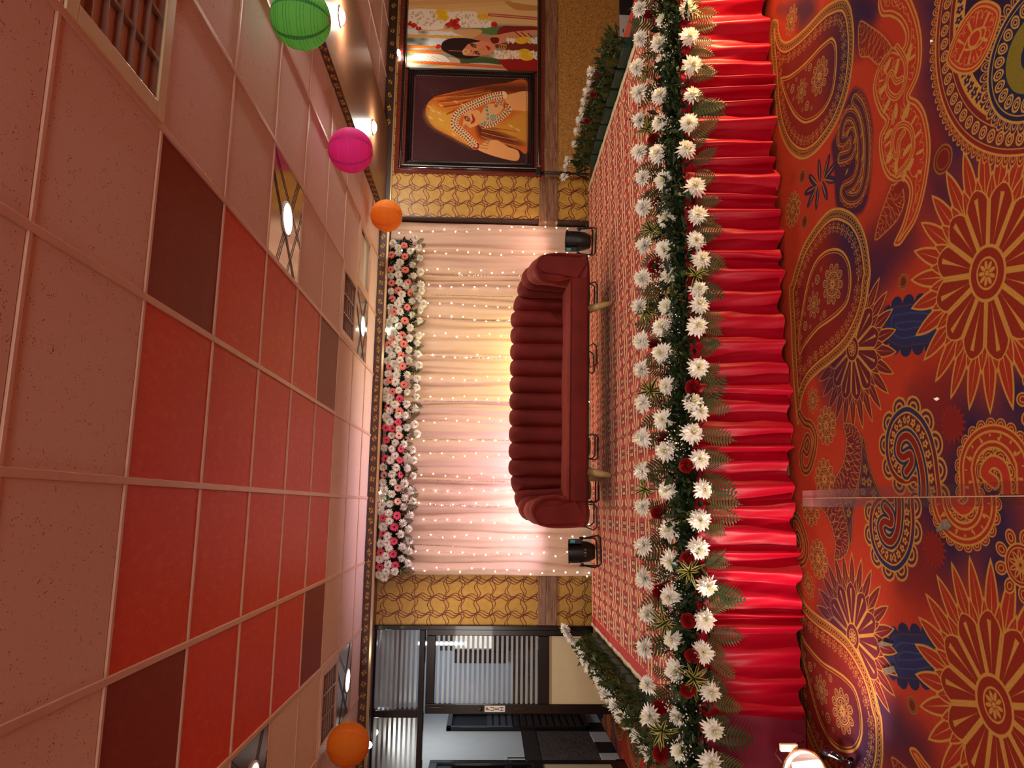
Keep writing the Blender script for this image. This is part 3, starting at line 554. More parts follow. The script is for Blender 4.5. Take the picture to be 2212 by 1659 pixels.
_st,_w,_h=stage_tile(); K['stage_carpet']=image_mat('woven_carpet',_st,.9,(0,0,_w,_h),'REPEAT',.15,.1,bump=.3)
K['veil']=image_mat('veil_print',np.ascontiguousarray(np.transpose(poster_veil(),(1,0,2))[::-1,::-1]),.35,None,'EXTEND',.5,coat=.1)
K['garl']=image_mat('garland_print',np.ascontiguousarray(np.transpose(poster_garland(),(1,0,2))[::-1,::-1]),.4,None,'EXTEND',.5)
K['paper']=wallpaper('gold_wavy_wallpaper')
K['stucco']=ramp_noise('brown_gold_textured_paper',[(.35,hexc(122,78,30)),(.62,hexc(198,146,66))],70,(1,1,1),.6,4,.4,1.5)
K['tilew']=tile_mat('white_pinhole_tile',hexc(214,186,176),hexc(110,74,66),.7)
K['tileo']=tile_mat('orange_mottled_tile',hexc(208,56,26),hexc(140,34,20),.5,hexc(224,100,40))
K['tiled']=tile_mat('maroon_mottled_tile',hexc(132,46,32),hexc(84,28,20),.55,hexc(146,70,34))
K['gridm']=mat('painted_grid_bar',hexc(206,166,148),.4,var=.06,vscale=12)
K['white']=mat('white_paint',hexc(216,206,196),.5,var=.03)
K['cream']=mat('cream_panel',hexc(206,190,150),.35,var=.03)
K['greyw']=mat('grey_white_wall',hexc(196,194,190),.6,var=.03)
K['wood']=ramp_noise('zebra_wood_strip',[(.3,hexc(64,42,32)),(.5,hexc(132,92,66)),(.7,hexc(176,134,100))],9,(.5,1,14),.35,8,0,1.2)
K['soffit']=ramp_noise('dark_wood_soffit',[(.3,hexc(92,54,40)),(.72,hexc(134,94,62))],30,(6,.5,1),.36,8,.03,1.)
K['brown']=mat('brown_trim_paint',hexc(70,36,30),.4,var=.08)
K['dbrown']=mat('dark_brown_return',hexc(46,24,12),.5,var=.1)
K['gold']=mat('gold_leaf_print',hexc(176,132,48),.4,.2,var=.2,vscale=40)
K['gline']=mat('pale_brass_edge',hexc(200,170,130),.25,.6)
K['panel']=ramp_noise('polished_redwood_board',[(.3,hexc(86,30,22)),(.7,hexc(122,48,34))],6,(10,1,1),.22,6,0,.6,coat=.5)
K['black']=mat('black_plastic',hexc(16,16,18),.4,bump=.05,bscale=200)
K['gloss']=mat('glossy_black_frame',hexc(16,12,18),.14,coat=.6,var=.1)
K['silver']=mat('silver_bead',hexc(190,180,170),.25,.9)
K['alu']=mat('dark_brown_aluminium',hexc(16,12,13),.2,.2,var=.08,coat=.25)
K['steel']=mat('brushed_metal_tile',hexc(196,176,164),.18,.85,var=.05,vscale=30,stretch=(40,1,1))
K['steelg']=mat('dark_etched_line',hexc(60,50,50),.35,.4)
K['velvet']=mat('red_velvet',hexc(112,32,28),.62,var=.22,vscale=5,sheen=.55,sheentint=hexc(226,120,100),spec=.2,bump=.08,bscale=30)
K['legg']=mat('gilt_cream_leg',hexc(196,172,118),.4,.05,var=.12,vscale=20)
K['curtain']=translucent('peach_satin',hexc(228,196,176),.2,.5)
K['satin']=mat('red_satin',hexc(156,4,32),.40,sheen=.35,sheentint=hexc(255,40,80),spec=.18,var=.06,vscale=60,bump=.06,bscale=400)
K['maroon']=mat('maroon_cloth',hexc(112,6,42),.6,sheen=.2,var=.15,vscale=9)
K['ply']=mat('stage_boards',hexc(90,62,40),.7,var=.15)
K['orangec']=mat('orange_red_cloth',hexc(196,74,48),.7,var=.06)
K['cloth']=mat('cream_edging',hexc(206,190,150),.8,var=.08,vscale=14)
K['mum']=translucent('white_petal',hexc(252,250,244),.15,.6)
K['mumc']=translucent('lime_white_heart',hexc(244,242,214),.15,.6)
K['pinkp']=translucent('coral_petal',hexc(246,150,138),.22,.55)
K['pinkr']=translucent('rose_pink_petal',hexc(238,92,122),.22,.55)
K['pale']=translucent('blush_petal',hexc(244,196,180),.22,.55)
K['eye']=mat('dark_flower_eye',hexc(40,16,14),.8)
K['rose']=mat('deep_red_rose',hexc(140,8,20),.5,sheen=.5,sheentint=hexc(230,60,60),var=.2,vscale=30)
K['leaf']=translucent('dark_leaf',hexc(26,44,22),.2,.4)
K['fern']=translucent('fern_green',hexc(50,68,32),.25,.5)
K['fernb']=translucent('olive_fern',hexc(78,78,36),.25,.5)
K['yel']=translucent('yellow_leaf_edge',hexc(176,166,84),.2,.4)
K['dgrn']=mat('deep_green_tray',hexc(20,58,46),.5,var=.1)
K['stem']=mat('stem_green',hexc(52,62,28),.6)
K['bulb']=emit('warm_bulb',(1,.80,.55),14)
K['lampw']=emit('white_lamp',(1,.93,.82),30)
K['wire']=mat('clear_wire',hexc(214,190,150),.3,trans=.3)
K['bead']=mat('mirror_bead',hexc(200,196,190),.12,.9)
K['dark']=mat('dark_void',hexc(22,18,20),.6)
def thin(name,tint,refl,rough):
    m=bpy.data.materials.new(name); m.use_nodes=True; t=m.node_tree; t.nodes.clear(); o=t.nodes.new('ShaderNodeOutputMaterial')
    a=t.nodes.new('ShaderNodeBsdfTransparent'); a.inputs[0].default_value=tuple(tint)+(1,); g=t.nodes.new('ShaderNodeBsdfGlossy'); g.inputs['Roughness'].default_value=rough
    f=t.nodes.new('ShaderNodeLayerWeight'); f.inputs[0].default_value=refl; mx=t.nodes.new('ShaderNodeMixShader'); t.links.new(f.outputs['Fresnel'],mx.inputs[0])
    t.links.new(a.outputs[0],mx.inputs[1]); t.links.new(g.outputs[0],mx.inputs[2]); t.links.new(mx.outputs[0],o.inputs[0]); return m
K['glass']=thin('clear_glass',(.92,.94,.95),.35,.02)
m,t,b_=nt('frosted_film'); inp(b_,'Base Color',hexc(176,182,186)+(1,)); inp(b_,'Roughness',.5); tr=t.nodes.new('ShaderNodeBsdfTransparent'); mx=t.nodes.new('ShaderNodeMixShader'); mx.inputs[0].default_value=.42
t.links.new(b_.outputs[0],mx.inputs[1]); t.links.new(tr.outputs[0],mx.inputs[2]); t.links.new(mx.outputs[0],t.nodes['Material Output'].inputs[0]); K['frost']=m
K['floorc']=ramp_noise('corridor_carpet',[(.35,hexc(70,30,40)),(.5,hexc(150,56,26)),(.65,hexc(170,84,40))],9,(1,1,1),.9,5)
K['damask']=ramp_noise('dark_damask_paper',[(.42,hexc(58,50,52)),(.56,hexc(96,78,64))],16,(1,1,1),.6,6,0,2.)
K['dwood']=ramp_noise('dark_wood_dado',[(.3,hexc(36,28,28)),(.7,hexc(64,50,46))],14,(1,8,1),.4,6)
K['bluew']=mat('pale_blue_wall',hexc(176,190,206),.5,var=.03)
K['tape']=thin('clear_tape',(.97,.91,.89),.09,.5)
K['torn']=mat('torn_grey_tape',hexc(92,80,66),.6,var=.45,vscale=60)
K['crumb']=mat('white_crumb',hexc(230,226,216),.7)
K['amber']=mat('amber_metal',hexc(160,100,50),.25,.8)
K['teal']=emit('teal_display',(.08,.30,.32),.35)
K['louv']=mat('louvre_metal',hexc(170,146,140),.3,.6)
K['cable']=mat('brown_cable',hexc(96,40,30),.5)
def paperlamp(n,c): return translucent(n,c,.5,.7)
K['lgreen']=paperlamp('green_paper',hexc(150,240,136)); K['lpink']=paperlamp('magenta_paper',hexc(250,66,176)); K['lorange']=paperlamp('orange_paper',hexc(250,156,50))
for a,b in (('lgreen2',(52,156,84)),('lpink2',(196,36,128)),('lorange2',(226,112,34))): K[a]=mat(a+'_band',hexc(*b),.7)
# ================= mesh helpers =================
R=random.Random(11)
class MB:
    def __init__(s): s.v=[]; s.f=[]; s.mi=[]; s.uv=None
    def add(s,vs,fs,mi=0):
        o=len(s.v); s.v.extend(tuple(map(float,p)) for p in vs); s.f.extend(tuple(o+i for i in f) for f in fs); s.mi.extend([mi]*len(fs)); return s
    def box(s,a,b,mi=0):
        x0,y0,z0=a; x1,y1,z1=b
        return s.add([(x0,y0,z0),(x1,y0,z0),(x1,y1,z0),(x0,y1,z0),(x0,y0,z1),(x1,y0,z1),(x1,y1,z1),(x0,y1,z1)],[(0,3,2,1),(4,5,6,7),(0,1,5,4),(1,2,6,5),(2,3,7,6),(3,0,4,7)],mi)
    def bbox(s,a,b,r=.006,mi=0):      # box with chamfered edges
        bm=bmesh.new(); bmesh.ops.create_cube(bm,size=1)
        for v in bm.verts: v.co=Vector(((a[i]+b[i])/2+v.co[i]*(b[i]-a[i]) for i in range(3)))
        bmesh.ops.bevel(bm,geom=bm.edges[:],offset=r,segments=2,affect='EDGES',profile=.5)
        s.bm(bm,mi); return s
    def bm(s,bm,mi=0):
        bm.verts.index_update(); s.add([v.co for v in bm.verts],[[v.index for v in f.verts] for f in bm.faces],mi); bm.free(); return s
    def tube(s,pts,r,n=6,mi=0,cap=True,r1=None):
        P=[Vector(p) for p in pts]; vs=[]; N=len(P); up=None
        for i,p in enumerate(P):
            d=(P[min(i+1,N-1)]-P[max(i-1,0)]).normalized()
            if up is None or abs(up.dot(d))>.95: up=Vector((0,0,1)) if abs(d.z)<.9 else Vector((1,0,0))
            a=d.cross(up).normalized(); b=a.cross(d); up=b
            rr=r if r1 is None else r+(r1-r)*i/(N-1)
            if isinstance(r,(list,tuple)): rr=r[i]
            vs+= [p+(a*math.cos(2*math.pi*k/n)+b*math.sin(2*math.pi*k/n))*rr for k in range(n)]
        fs=[(i*n+k,i*n+(k+1)%n,(i+1)*n+(k+1)%n,(i+1)*n+k) for i in range(N-1) for k in range(n)]
        if cap: fs+=[tuple(range(n))[::-1],tuple((N-1)*n+k for k in range(n))]
        return s.add(vs,fs,mi)
    def lathe(s,prof,n=16,mi=0,M=None,cap=True):     # profile of (radius, height) about z
        M=M or Matrix(); vs=[M@Vector((r*math.cos(2*math.pi*k/n),r*math.sin(2*math.pi*k/n),h)) for r,h in prof for k in range(n)]
        fs=[(i*n+k,i*n+(k+1)%n,(i+1)*n+(k+1)%n,(i+1)*n+k) for i in range(len(prof)-1) for k in range(n)]
        if cap: fs+=[tuple(range(n))[::-1],tuple((len(prof)-1)*n+k for k in range(n))]
        return s.add(vs,fs,mi)
    def grid(s,P,mi=0,closed=False):
        h,wd=len(P),len(P[0]); vs=[p for row in P for p in row]
        fs=[(i*wd+j,i*wd+(j+1)%wd,(i+1)*wd+(j+1)%wd,(i+1)*wd+j) for i in range(h-1) for j in range(wd if closed else wd-1)]
        return s.add(vs,fs,mi)
    def prism(s,poly,a,b,axis='y',mi=0):      # polygon in the plane across axis, pushed from a to b
        f={'y':lambda p,t:(p[0],t,p[1]),'x':lambda p,t:(t,p[0],p[1]),'z':lambda p,t:(p[0],p[1],t)}[axis]; n=len(poly)
        return s.add([f(p,a) for p in poly]+[f(p,b) for p in poly],[tuple(range(n))[::-1],tuple(range(n,2*n))]+[(i,(i+1)%n,n+(i+1)%n,n+i) for i in range(n)],mi)
    def mesh(s,name,mats,smooth=False,off=(0,0,0),M=None):
        me=bpy.data.meshes.new(name); vs=s.v
        if M is not None: vs=[tuple(M@Vector(p)) for p in vs]
        me.from_pydata([(p[0]-off[0],p[1]-off[1],p[2]-off[2]) for p in vs],[],s.f)
        for m in (mats if isinstance(mats,(list,tuple)) else [mats]): me.materials.append(m)
        if len(me.materials)>1: me.polygons.foreach_set('material_index',s.mi)
        if smooth is True: me.shade_smooth()
        elif smooth:
            me.shade_smooth()
            try: me.set_sharp_from_angle(angle=math.radians(smooth))
            except Exception: pass
        me.update(); return me
    def build(s,name,mats,parent=None,smooth=False,origin=None,**k):
        if origin is None:
            if parent is None:
                a=np.array(s.v); lo,hi=a.min(0),a.max(0); origin=((lo[0]+hi[0])/2,(lo[1]+hi[1])/2,lo[2])
            else: origin=(0,0,0)
        o=obj(name,s.mesh(name,mats,smooth,origin),parent,origin); return tag(o,**k)
def obj(name,me,parent=None,loc=(0,0,0),rot=None,scale=None):
    o=bpy.data.objects.new(name,me); COL.objects.link(o); o.location=loc
    if parent is not None: o.parent=parent
    if rot is not None: o.rotation_euler=rot
    if scale is not None: o.scale=(scale,)*3 if isinstance(scale,(int,float)) else scale
    return o
def tag(o,label=None,cat=None,group=None,kind=None):
    for a,b in (('label',label),('category',cat),('group',group),('kind',kind)):
        if b: o[a]=b
    return o
def thing(name,label,cat,loc=(0,0,0),rz=0,group=None):
    o=bpy.data.objects.new(name,None); COL.objects.link(o); o.empty_display_size=.05; o.location=loc; o.rotation_euler=(0,0,rz)
    return tag(o,label,cat,group)
def struct(name,mb,m,parent=None,smooth=False): return mb.build(name,m,parent,smooth,(0,0,0),kind=None if parent else 'structure')
def sroot(name):
    o=bpy.data.objects.new(name,None); COL.objects.link(o); o['kind']='structure'; return o
def rel(o,mb):      # shift world-built geometry into the frame of thing o (translation only)
    L=o.location; mb.v=[(p[0]-L[0],p[1]-L[1],p[2]-L[2]) for p in mb.v]; return mb
def toward(d,roll=0.):
    return Vector(d).to_track_quat('Z','Y').to_matrix().to_4x4()@Matrix.Rotation(roll,4,'Z')
# ================= shell of the hall =================
YP,YW=6.98,7.20       # pelmet face / wall behind the curtain
XL=onY(1000,1350,YW)[0]      # partition meets wallpaper
XR=onY(1000,470,YP)[0]       # recess meets the framed wall
struct('floor',MB().box((-4.2,-4,-.1),(6.4,12,0)),K['carpet'])
struct('wall_back',MB().box((XL,YW,0),(XR,YW+.15,2.9)),K['paper'])
struct('wall_back_right',MB().box((XR,YP,0),(6.2,YW+.15,2.9)),K['paper'])
struct('wall_right',MB().box((6.2,-4,0),(6.35,7.35,2.9)),K['stucco'])
struct('wall_left',MB().box((-4.15,-4,0),(-4,7.35,2.9)),K['paper'])
struct('wall_front',MB().box((-4.15,-4.15,0),(6.35,-4,2.9)),K['paper'])
# stucco field low on the right wall, recess lining, dado strips, skirting
XS=onY(1250,378,YP)[0]; zt,zb=onY(1166,200,YP)[2],onY(1205,200,YP)[2]
struct('trim_1',MB().box((XS,YP-.006,onY(1338,60,YP)[2]),(6.2,YP,zb)),K['stucco'])
struct('trim_2',MB().box((XR-.012,YP-.004,.45),(XR,YW,2.54)),K['dbrown'])
z1,z2=onY(1162,1300,YW)[2],onY(1203,1300,YW)[2]
def strip(name,xs,y,z0,z1,m):
    t=sroot(name)
    for a,b in zip(xs[:-1],xs[1:]): MB().bbox((a+.001,y-.014,z0),(b-.001,y,z1),.003).build('wood_panel',m,t)
strip('trim_3',[XL,onY(1180,1246,YW)[0]+.3],YW,z2,z1,K['wood'])
strip('trim_4',[XR-.012]+[onY(1180,q,YP)[0] for q in (375,320,180,137,40)]+[6.2],YP,zb,zt,K['wood'])
struct('trim_5',MB().box((XR-.026,YP-.014,zb),(XR-.012,YW,zt)),K['wood'])
t=sroot('baseboard_back'); zk=onY(1338,60,YP)[2]; xe=[onY(1345,q,YP)[0] for q in (380,240,112,34,-60)]
for i,(a,b) in enumerate(zip(xe[:-1],xe[1:])): MB().bbox((a+.001,YP-.016,.0),(b-.001,YP-.001,zk),.003).build('skirting_tile',K['dark'] if i%2 else K['greyw'],t)
struct('trim_6',MB().box((XS,YP-.012,zk),(6.2,YP-.001,zk+.012)),K['gline'])
# ---- ceiling: slab, grid bars, tiles ----
GX,GY,S6=1.2672,2.3187,.6
ceil=struct('ceiling',MB().box((-4.1,-4,CZ+.03),(6.3,12,CZ+.12)),K['white'])
def shared(name,mb,m): return mb.mesh(name,m)
tile=MB().bbox((-.29,-.29,0),(.29,.29,.02),.003)
TM={k:tile.mesh('ceiling_tile',K[k]) for k in ('tilew','tileo','tiled')}
skip={(0,-1),(0,2),(0,5),(0,6),(1,6),(-5,2),(-5,5),(-5,6),(-6,6)}
def lit(i): return GX+i*S6+.3
for i in range(-8,3):
    for j in range(-9,8):
        if (i,j) in skip: continue
        if j==7: pass
        k='tilew'
        if -4<=i<=-1 and 0<=j<=4: k='tiled' if i in(-4,-1) and j in(0,4) else 'tileo'
        o=obj('ceiling_tile',TM[k],ceil,(GX+i*S6+.3,GY+j*S6+.3,CZ+.005))
        if k!='tilew': o['label']='orange mottled ceiling tile' if k=='tileo' else 'maroon mottled ceiling tile'
        o.rotation_euler=(R.uniform(-.004,.004),R.uniform(-.004,.004),0)
for i in range(3):      # bays to the right of the beam
    for j in range(-3,8):
        obj('ceiling_tile',TM['tilew'],ceil,(4.03+i*S6+.14,GY+j*S6+.3,CZ+.005))
mainb=MB().bbox((-.012,-3.98,-.004),(.012,6.97,.02),.002).mesh('grid_bar',K['gridm'])
for i in range(-8,4): obj('grid_bar',mainb,ceil,(GX+i*S6,0,CZ+(.0)))
for x in (3.88,4.47,5.07,5.67): obj('grid_bar',mainb,ceil,(x,0,CZ))
crossb=MB().bbox((-3.98,-.008,-.002),(6.18,.008,.02),.002).mesh('grid_bar',K['gridm'])
for j in range(-9,9):
    if GY+j*S6<YP: obj('grid_bar',crossb,ceil,(0,GY+j*S6,CZ+.001))
# ---- beam and pelmet with gold rosettes ----
def rosettes(name,parent,place,n,m):
    mb=MB()
    for k in range(n):
        o,ux,uy,nn=place(k); nn=Vector(nn)
        for q in range(6):
            a=q*1.047+k; c=Vector(o)+ (Vector(ux)*math.cos(a)*1.35+Vector(uy)*math.sin(a)*.92)*.016; g_=1.+.5*math.sin(q*2.3+k*1.7)
            pts=[c+(Vector(ux)*math.cos(a+b)*(.014 if b in(0,3.14) else .008)*g_+Vector(uy)*math.sin(a+b)*(.008 if b in(0,3.14) else .006)*g_) for b in (0,.8,1.57,2.4,3.14,3.9,4.71,5.5)]
            mb.add([p+nn*.0012 for p in pts]+[p for p in pts],[tuple(range(8))]+[(i,(i+1)%8,8+(i+1)%8,8+i) for i in range(8)])
    return mb.build(name,m,parent,kind='stuff')
beam=struct('trim_7',MB().box((2.93,-4,2.585),(3.87,YP,CZ+.01)),K['soffit'])
struct('beam_face',MB().box((2.922,-4,2.588),(2.93,YP,CZ+.002)),K['brown'],beam)
rosettes('gold_rosettes',beam,lambda k:((2.9215,.9+k*.105,2.61),(0,1,0),(0,0,1),(-1,0,0)),58,K['gold'])
PB=2.54
pel=struct('trim_8',MB().box((-4,YP+.004,PB),(XR,YW,CZ+.01)),K['brown'])
struct('pelmet_face',MB().box((-4,YP-.006,PB+.022),(2.93,YP+.004,CZ+.002)),K['brown'],pel)
struct('pelmet_edge',MB().bbox((-4,YP-.012,PB-.004),(2.93,YP+.012,PB+.022),.004),K['gline'],pel)
rosettes('gold_rosettes',pel,lambda k:((-2.4+k*.098,YP-.0065,2.598),(1,0,0),(0,0,1),(0,-1,0)),53,K['gold'])
pr=struct('trim_9',MB().box((3.0,YP-.03,2.545),(6.2,YP,CZ+.01)),K['dbrown'])
struct('pale_edge',MB().bbox((3.0,YP-.036,2.528),(6.2,YP,2.546),.003),K['gline'],pr)
rosettes('gold_rosettes',pr,lambda k:((3.95+k*.15,YP-.031,2.59),(1,0,0),(0,0,1),(0,-1,0)),14,K['gold'])
struct('wall_corridor_left',MB().box((-2.85,YW+.1,0),(-2.70,10.2,2.9)),K['greyw'])
struct('wall_corridor_back',MB().box((-2.85,10.05,0),(1.6,10.2,2.9)),K['bluew'])
struct('wall_corridor_right',MB().box((1.5,YW+.15,0),(1.65,10.2,2.9)),K['greyw'])
# ================= ceiling fixtures =================
def cell(i,j): return GX+i*S6+.3,GY+j*S6+.3
def troffer(i,j,label):
    x,y=cell(i,j); t=thing('louvred_ceiling_light',label,'light',(x,y,CZ),group='louvred ceiling lights')
    m=MB()
    for a,b in (((-.29,-.29),(.29,-.235)),((-.29,.235),(.29,.29)),((-.29,-.235),(-.235,.235)),((.235,-.235),(.29,.235))): m.bbox((a[0],a[1],-.008),(b[0],b[1],.012),.003)
    m.build('frame',K['cream'] if j<0 else K['gridm'],t)
    MB().box((-.235,-.235,.075),(.235,.235,.085)).build('reflector_back',K['louv'],t)
    m=MB()
    for a,b in (((-.235,-.235),(-.23,.235)),((.23,-.235),(.235,.235)),((-.235,-.235),(.235,-.23)),((-.235,.23),(.235,.235))): m.box((a[0],a[1],.0),(b[0],b[1],.08))
    m.build('housing',K['steel'],t)
    for k in (-.078,.078): MB().box((k-.006,-.23,.008),(k+.006,.23,.06)).build('louvre_rib',K['louv'],t)
    for k in (-.155,-.078,0,.078,.155): MB().box((-.23,k-.002,.006),(.23,k+.002,.05)).build('louvre_blade',K['louv'],t)
    for k in (-.155,0,.155): MB().tube([(k,-.2,.068),(k,.2,.068)],.008,8).build('lamp_tube',K['greyw'],t,True)
    return t
def spot_tile(i,j,label,hit):
    x,y=cell(i,j); t=thing('metal_ceiling_lamp',label,'light',(x,y,CZ),group='metal ceiling tiles with a round lamp')
    MB().bbox((-.289,-.289,.002),(.289,.289,.012),.003).build('metal_tile',K['steel'],t)
    lx,ly=hit[0]-x,hit[1]-y; r=.085
    MB().lathe([(r+.012,.002),(r+.012,-.006),(r,-.006),(r,.002)],28,M=Matrix.Translation((lx,ly,0))).build('lamp_rim',K['white'],t,True)
    MB().lathe([(r,.0),(r,-.004)],28,M=Matrix.Translation((lx,ly,-.001))).build('lamp_disc',K['lampw'],t)
    m=MB()
    for ang,off in ((.5,.0),(.5,.02),(.5,.04),(.5,.18),(.5,.2),(-.85,-.1),(-.85,-.085),(-.85,-.07),(-1.05,.08),(-1.05,.1)):
        c,s=math.cos(ang),math.sin(ang); nx,ny=-s,c; L=.28
        p=[]
        for q in (-1,1):
            t0=q*.6
            # clip the scored line to the tile
            ts=sorted([((b*.285)-nv*off)/dv for dv,nv in ((c,nx),(s,ny)) for b in (-1,1)])
            p.append((nx*off+c*ts[1 if q<0 else 2],ny*off+s*ts[1 if q<0 else 2]))
        if max(abs(v) for q in p for v in q)>.29: continue
        m.prism([(p[0][0]-nx*.003,p[0][1]-ny*.003),(p[1][0]-nx*.003,p[1][1]-ny*.003),(p[1][0]+nx*.003,p[1][1]+ny*.003),(p[0][0]+nx*.003,p[0][1]+ny*.003)],.0006,.003,'z')
    m.build('scored_lines',K['steelg'],t)
def vent(i,j,label):
    x,y=cell(i,j); t=thing('air_vent',label,'vent',(x,y,CZ),group='ceiling air vents')
    m=MB()
    for a,b in (((-.29,-.29),(.29,-.24)),((-.29,.24),(.29,.29)),((-.29,-.24),(-.24,.24)),((.24,-.24),(.29,.24))): m.bbox((a[0],a[1],-.006),(b[0],b[1],.012),.003)
    m.build('frame',K['gridm'],t); MB().box((-.24,-.24,.07),(.24,.24,.075)).build('dark_throat',K['dark'],t)
    for k in range(7):
        y0=-.03+k*.038; MB().prism([(y0,.003),(y0+.012,.003),(y0+.012,.0045),(y0,.0045)],-.238,.238,'x').build('slat',K['white'],t)
troffer(0,-1,'large louvred ceiling light with tan frame nearest the camera, unlit')
troffer(0,5,'unlit louvred ceiling light on the side of the framed pictures, near the flower garland')
troffer(-5,5,'unlit louvred ceiling light on the side of the glass doors')
spot_tile(0,2,'metal ceiling tile with round lamp beside the orange tiles, on the green lantern side',TILE_LAMPS[0])
spot_tile(0,6,'small far metal ceiling tile with round lamp just before the flower garland',TILE_LAMPS[1])
spot_tile(-5,6,'far metal ceiling tile with round lamp in front of the glass doors',TILE_LAMPS[2])
spot_tile(-5,2,'nearer metal ceiling tile with crossing lines on the glass door side',TILE_LAMPS[3])
vent(1,6,'slatted ceiling air vent between the orange lantern and the flower garland')
vent(-6,6,'slatted ceiling air vent near the glass doors and orange lantern')
def recessed(x,y,z,r,label,up=True):
    t=thing('recessed_spotlight',label,'light',(x,y,z)); MB().lathe([(r+.014,.0),(r+.014,-.008),(r,-.008),(r,0)],24).build('rim',K['steel'],t,True); MB().lathe([(r,-.002),(r*.9,-.02),(r*.5,-.032),(.001,-.036)],24,cap=False).build('lamp_lens',K['lampw'],t,True)
    for s in (1,-1): MB().tube([(0,s*(r+.008),-.008),(0,s*(r+.03),-.012),(0,s*(r+.045),-.004)],.0025,5).build('spring_clip',K['steelg'],t)
recessed(3.37,4.55,2.585,.055,'glaring round spotlight in the wooden beam beside the green lantern')
recessed(3.36,6.02,2.585,.055,'glaring round spotlight in the wooden beam beside the magenta lantern')
for (px,py),lb in (((830,705),'small bright spotlight over the flower garland, on the yellow-lit half'),((815,1065),'small bright spotlight over the flower garland, on the pink-lit half'),((806,1588),'small bright spotlight under the ceiling trim beside the orange lantern by the glass doors')):
    p=onZ(px,py,PB); recessed(p[0],YP+.055,PB,.03,lb)
p=onY(862,115,YP-.05); recessed(p[0],YP-.06,p[2]+.02,.034,'small bright spotlight above the framed garland picture'); 
pl=onY(862,115,YP-.05); MB().bbox((pl[0]-.03,YP-.085,pl[2]+.02),(pl[0]+.03,YP-.03,pl[2]+.045),.004).build('spotlight_bracket',K['steelg'],bpy.data.objects['trim_9'],origin=(0,0,0))
# ---- paper lanterns ----
def lantern(px,py,depth,r,base,band,label,tilt):
    c=np.array([0,0,CAMZ])+ray(px,py)*depth; t=thing('paper_lantern',label,'lantern',tuple(c),group='round paper lanterns')
    n=44; rows=[]
    for i in range(61):
        a=math.pi*(.06+.88*i/60); rr=r*(math.sin(a)+.012*math.cos(i*math.pi)*(1 if i not in(0,60) else 0)); rows.append([(rr*math.cos(2*math.pi*k/n),rr*math.sin(2*math.pi*k/n),r*math.cos(a)) for k in range(n)])
    M=Matrix.Rotation(tilt[0],4,'X')@Matrix.Rotation(tilt[1],4,'Y')
    m=MB().grid(rows,closed=True); m.v=[tuple(M@Vector(p)) for p in m.v]; m.build('paper_shade',K[base],t,True)
    az=math.atan2(-c[1],-c[0])      # glued paper seams show as darker bands
    for f in (az-.62,az+.62,az+2.2,az+3.8):
        rows=[]
        for i in range(25):
            a=math.pi*(.07+.86*i/24); wd=.012+.075*math.sin(a); rows.append([((r*1.008)*math.sin(a)*math.cos(f+k*wd/max(.2,math.sin(a))*.8),(r*1.008)*math.sin(a)*math.sin(f+k*wd/max(.2,math.sin(a))*.8),r*1.004*math.cos(a)) for k in (-1,0,1)])
        m=MB().grid(rows); m.v=[tuple(M@Vector(p)) for p in m.v]; m.build('paper_seam',K[band],t,True)
    m=MB()
    for i in range(1,24):
        a=math.pi*(.06+.88*i/24); m.tube([((r*1.004)*math.sin(a)*math.cos(k*.2618),(r*1.004)*math.sin(a)*math.sin(k*.2618),r*math.cos(a)) for k in range(25)],.0008,4,0,False)
    m.v=[tuple(M@Vector(p)) for p in m.v]; m.build('wire_ribs',K[band],t,kind='stuff')
    m=MB().lathe([(r*.19,-r*.985),(r*.2,-r*.985),(r*.2,-r*.97),(r*.19,-r*.97)],20); m.v=[tuple(M@Vector(p)) for p in m.v]; m.build('wire_ring',K['wire'],t)
    MB().tube([(0,0,r*.97),(0,0,CZ-c[2]-.0)],.0015,4).build('hanging_thread',K['wire'],t)
lantern(650,40,3.42,.140,'lgreen','lgreen2','large green paper lantern hanging beside the wooden beam',(.0,.05))
lantern(757.5,325,4.70,.144,'lpink','lpink2','magenta paper lantern hanging beside the wooden beam',(.05,-.04))
lantern(835,466,6.55,.144,'lorange','lorange2','orange paper lantern hanging in front of the patterned gold wallpaper and curtain corner',(-.04,.08))
lantern(752,1608,5.05,.148,'lorange','lorange2','orange paper lantern hanging in front of the glass doors',(.04,.02))
# ================= glass partition and doors =================
def PX(y,x=1000,Y=None): return float(onY(x,y,Y or YW)[0])
def PZ(x,y=1440,Y=None): return float(onY(x,y,Y or YW)[2])
zc=PZ(812); ztr=PZ(905); zdt=PZ(921); x0=XL; xm0,xm1=PX(1532,860),PX(1549,860); xe=-4.1
fr=sroot('trim_10')      # dark aluminium framework
def bar(a,b): MB().bbox(a,b,.006).build('frame_profile',K['alu'],fr)
bar((x0-.045,YW-.03,0),(x0,YW+.07,PB)); bar((xe,YW-.03,ztr-.055),(x0-.045,YW+.07,ztr)); bar((xe,YW-.03,zc),(x0-.045,YW+.07,PB)); bar((xm1,YW-.03,ztr),(xm0,YW+.07,zc)); bar((-3.02,YW-.03,ztr),(-2.96,YW+.07,zc)); bar((-2.86,YW-.03,0),(-2.80,YW+.07,ztr-.055))
def transom(name,xa,xb,n):
    t=sroot(name); MB().box((xa,YW+.018,ztr),(xb,YW+.024,zc)).build('glass_pane',K['glass'],t)
    h=(zc-ztr)/n
    for k in range(n): MB().box((xa,YW+.012,ztr+h*(k+.42)),(xb,YW+.0175,ztr+h*(k+.95))).build('frosted_stripe',K['frost'],t)
transom('window_1',xm0,x0-.045,9); transom('window_2',-2.96,xm1,9)
struct('wall_partition',MB().box((-4.1,YW,0),(-2.86,YW+.06,ztr-.055)),K['greyw'])
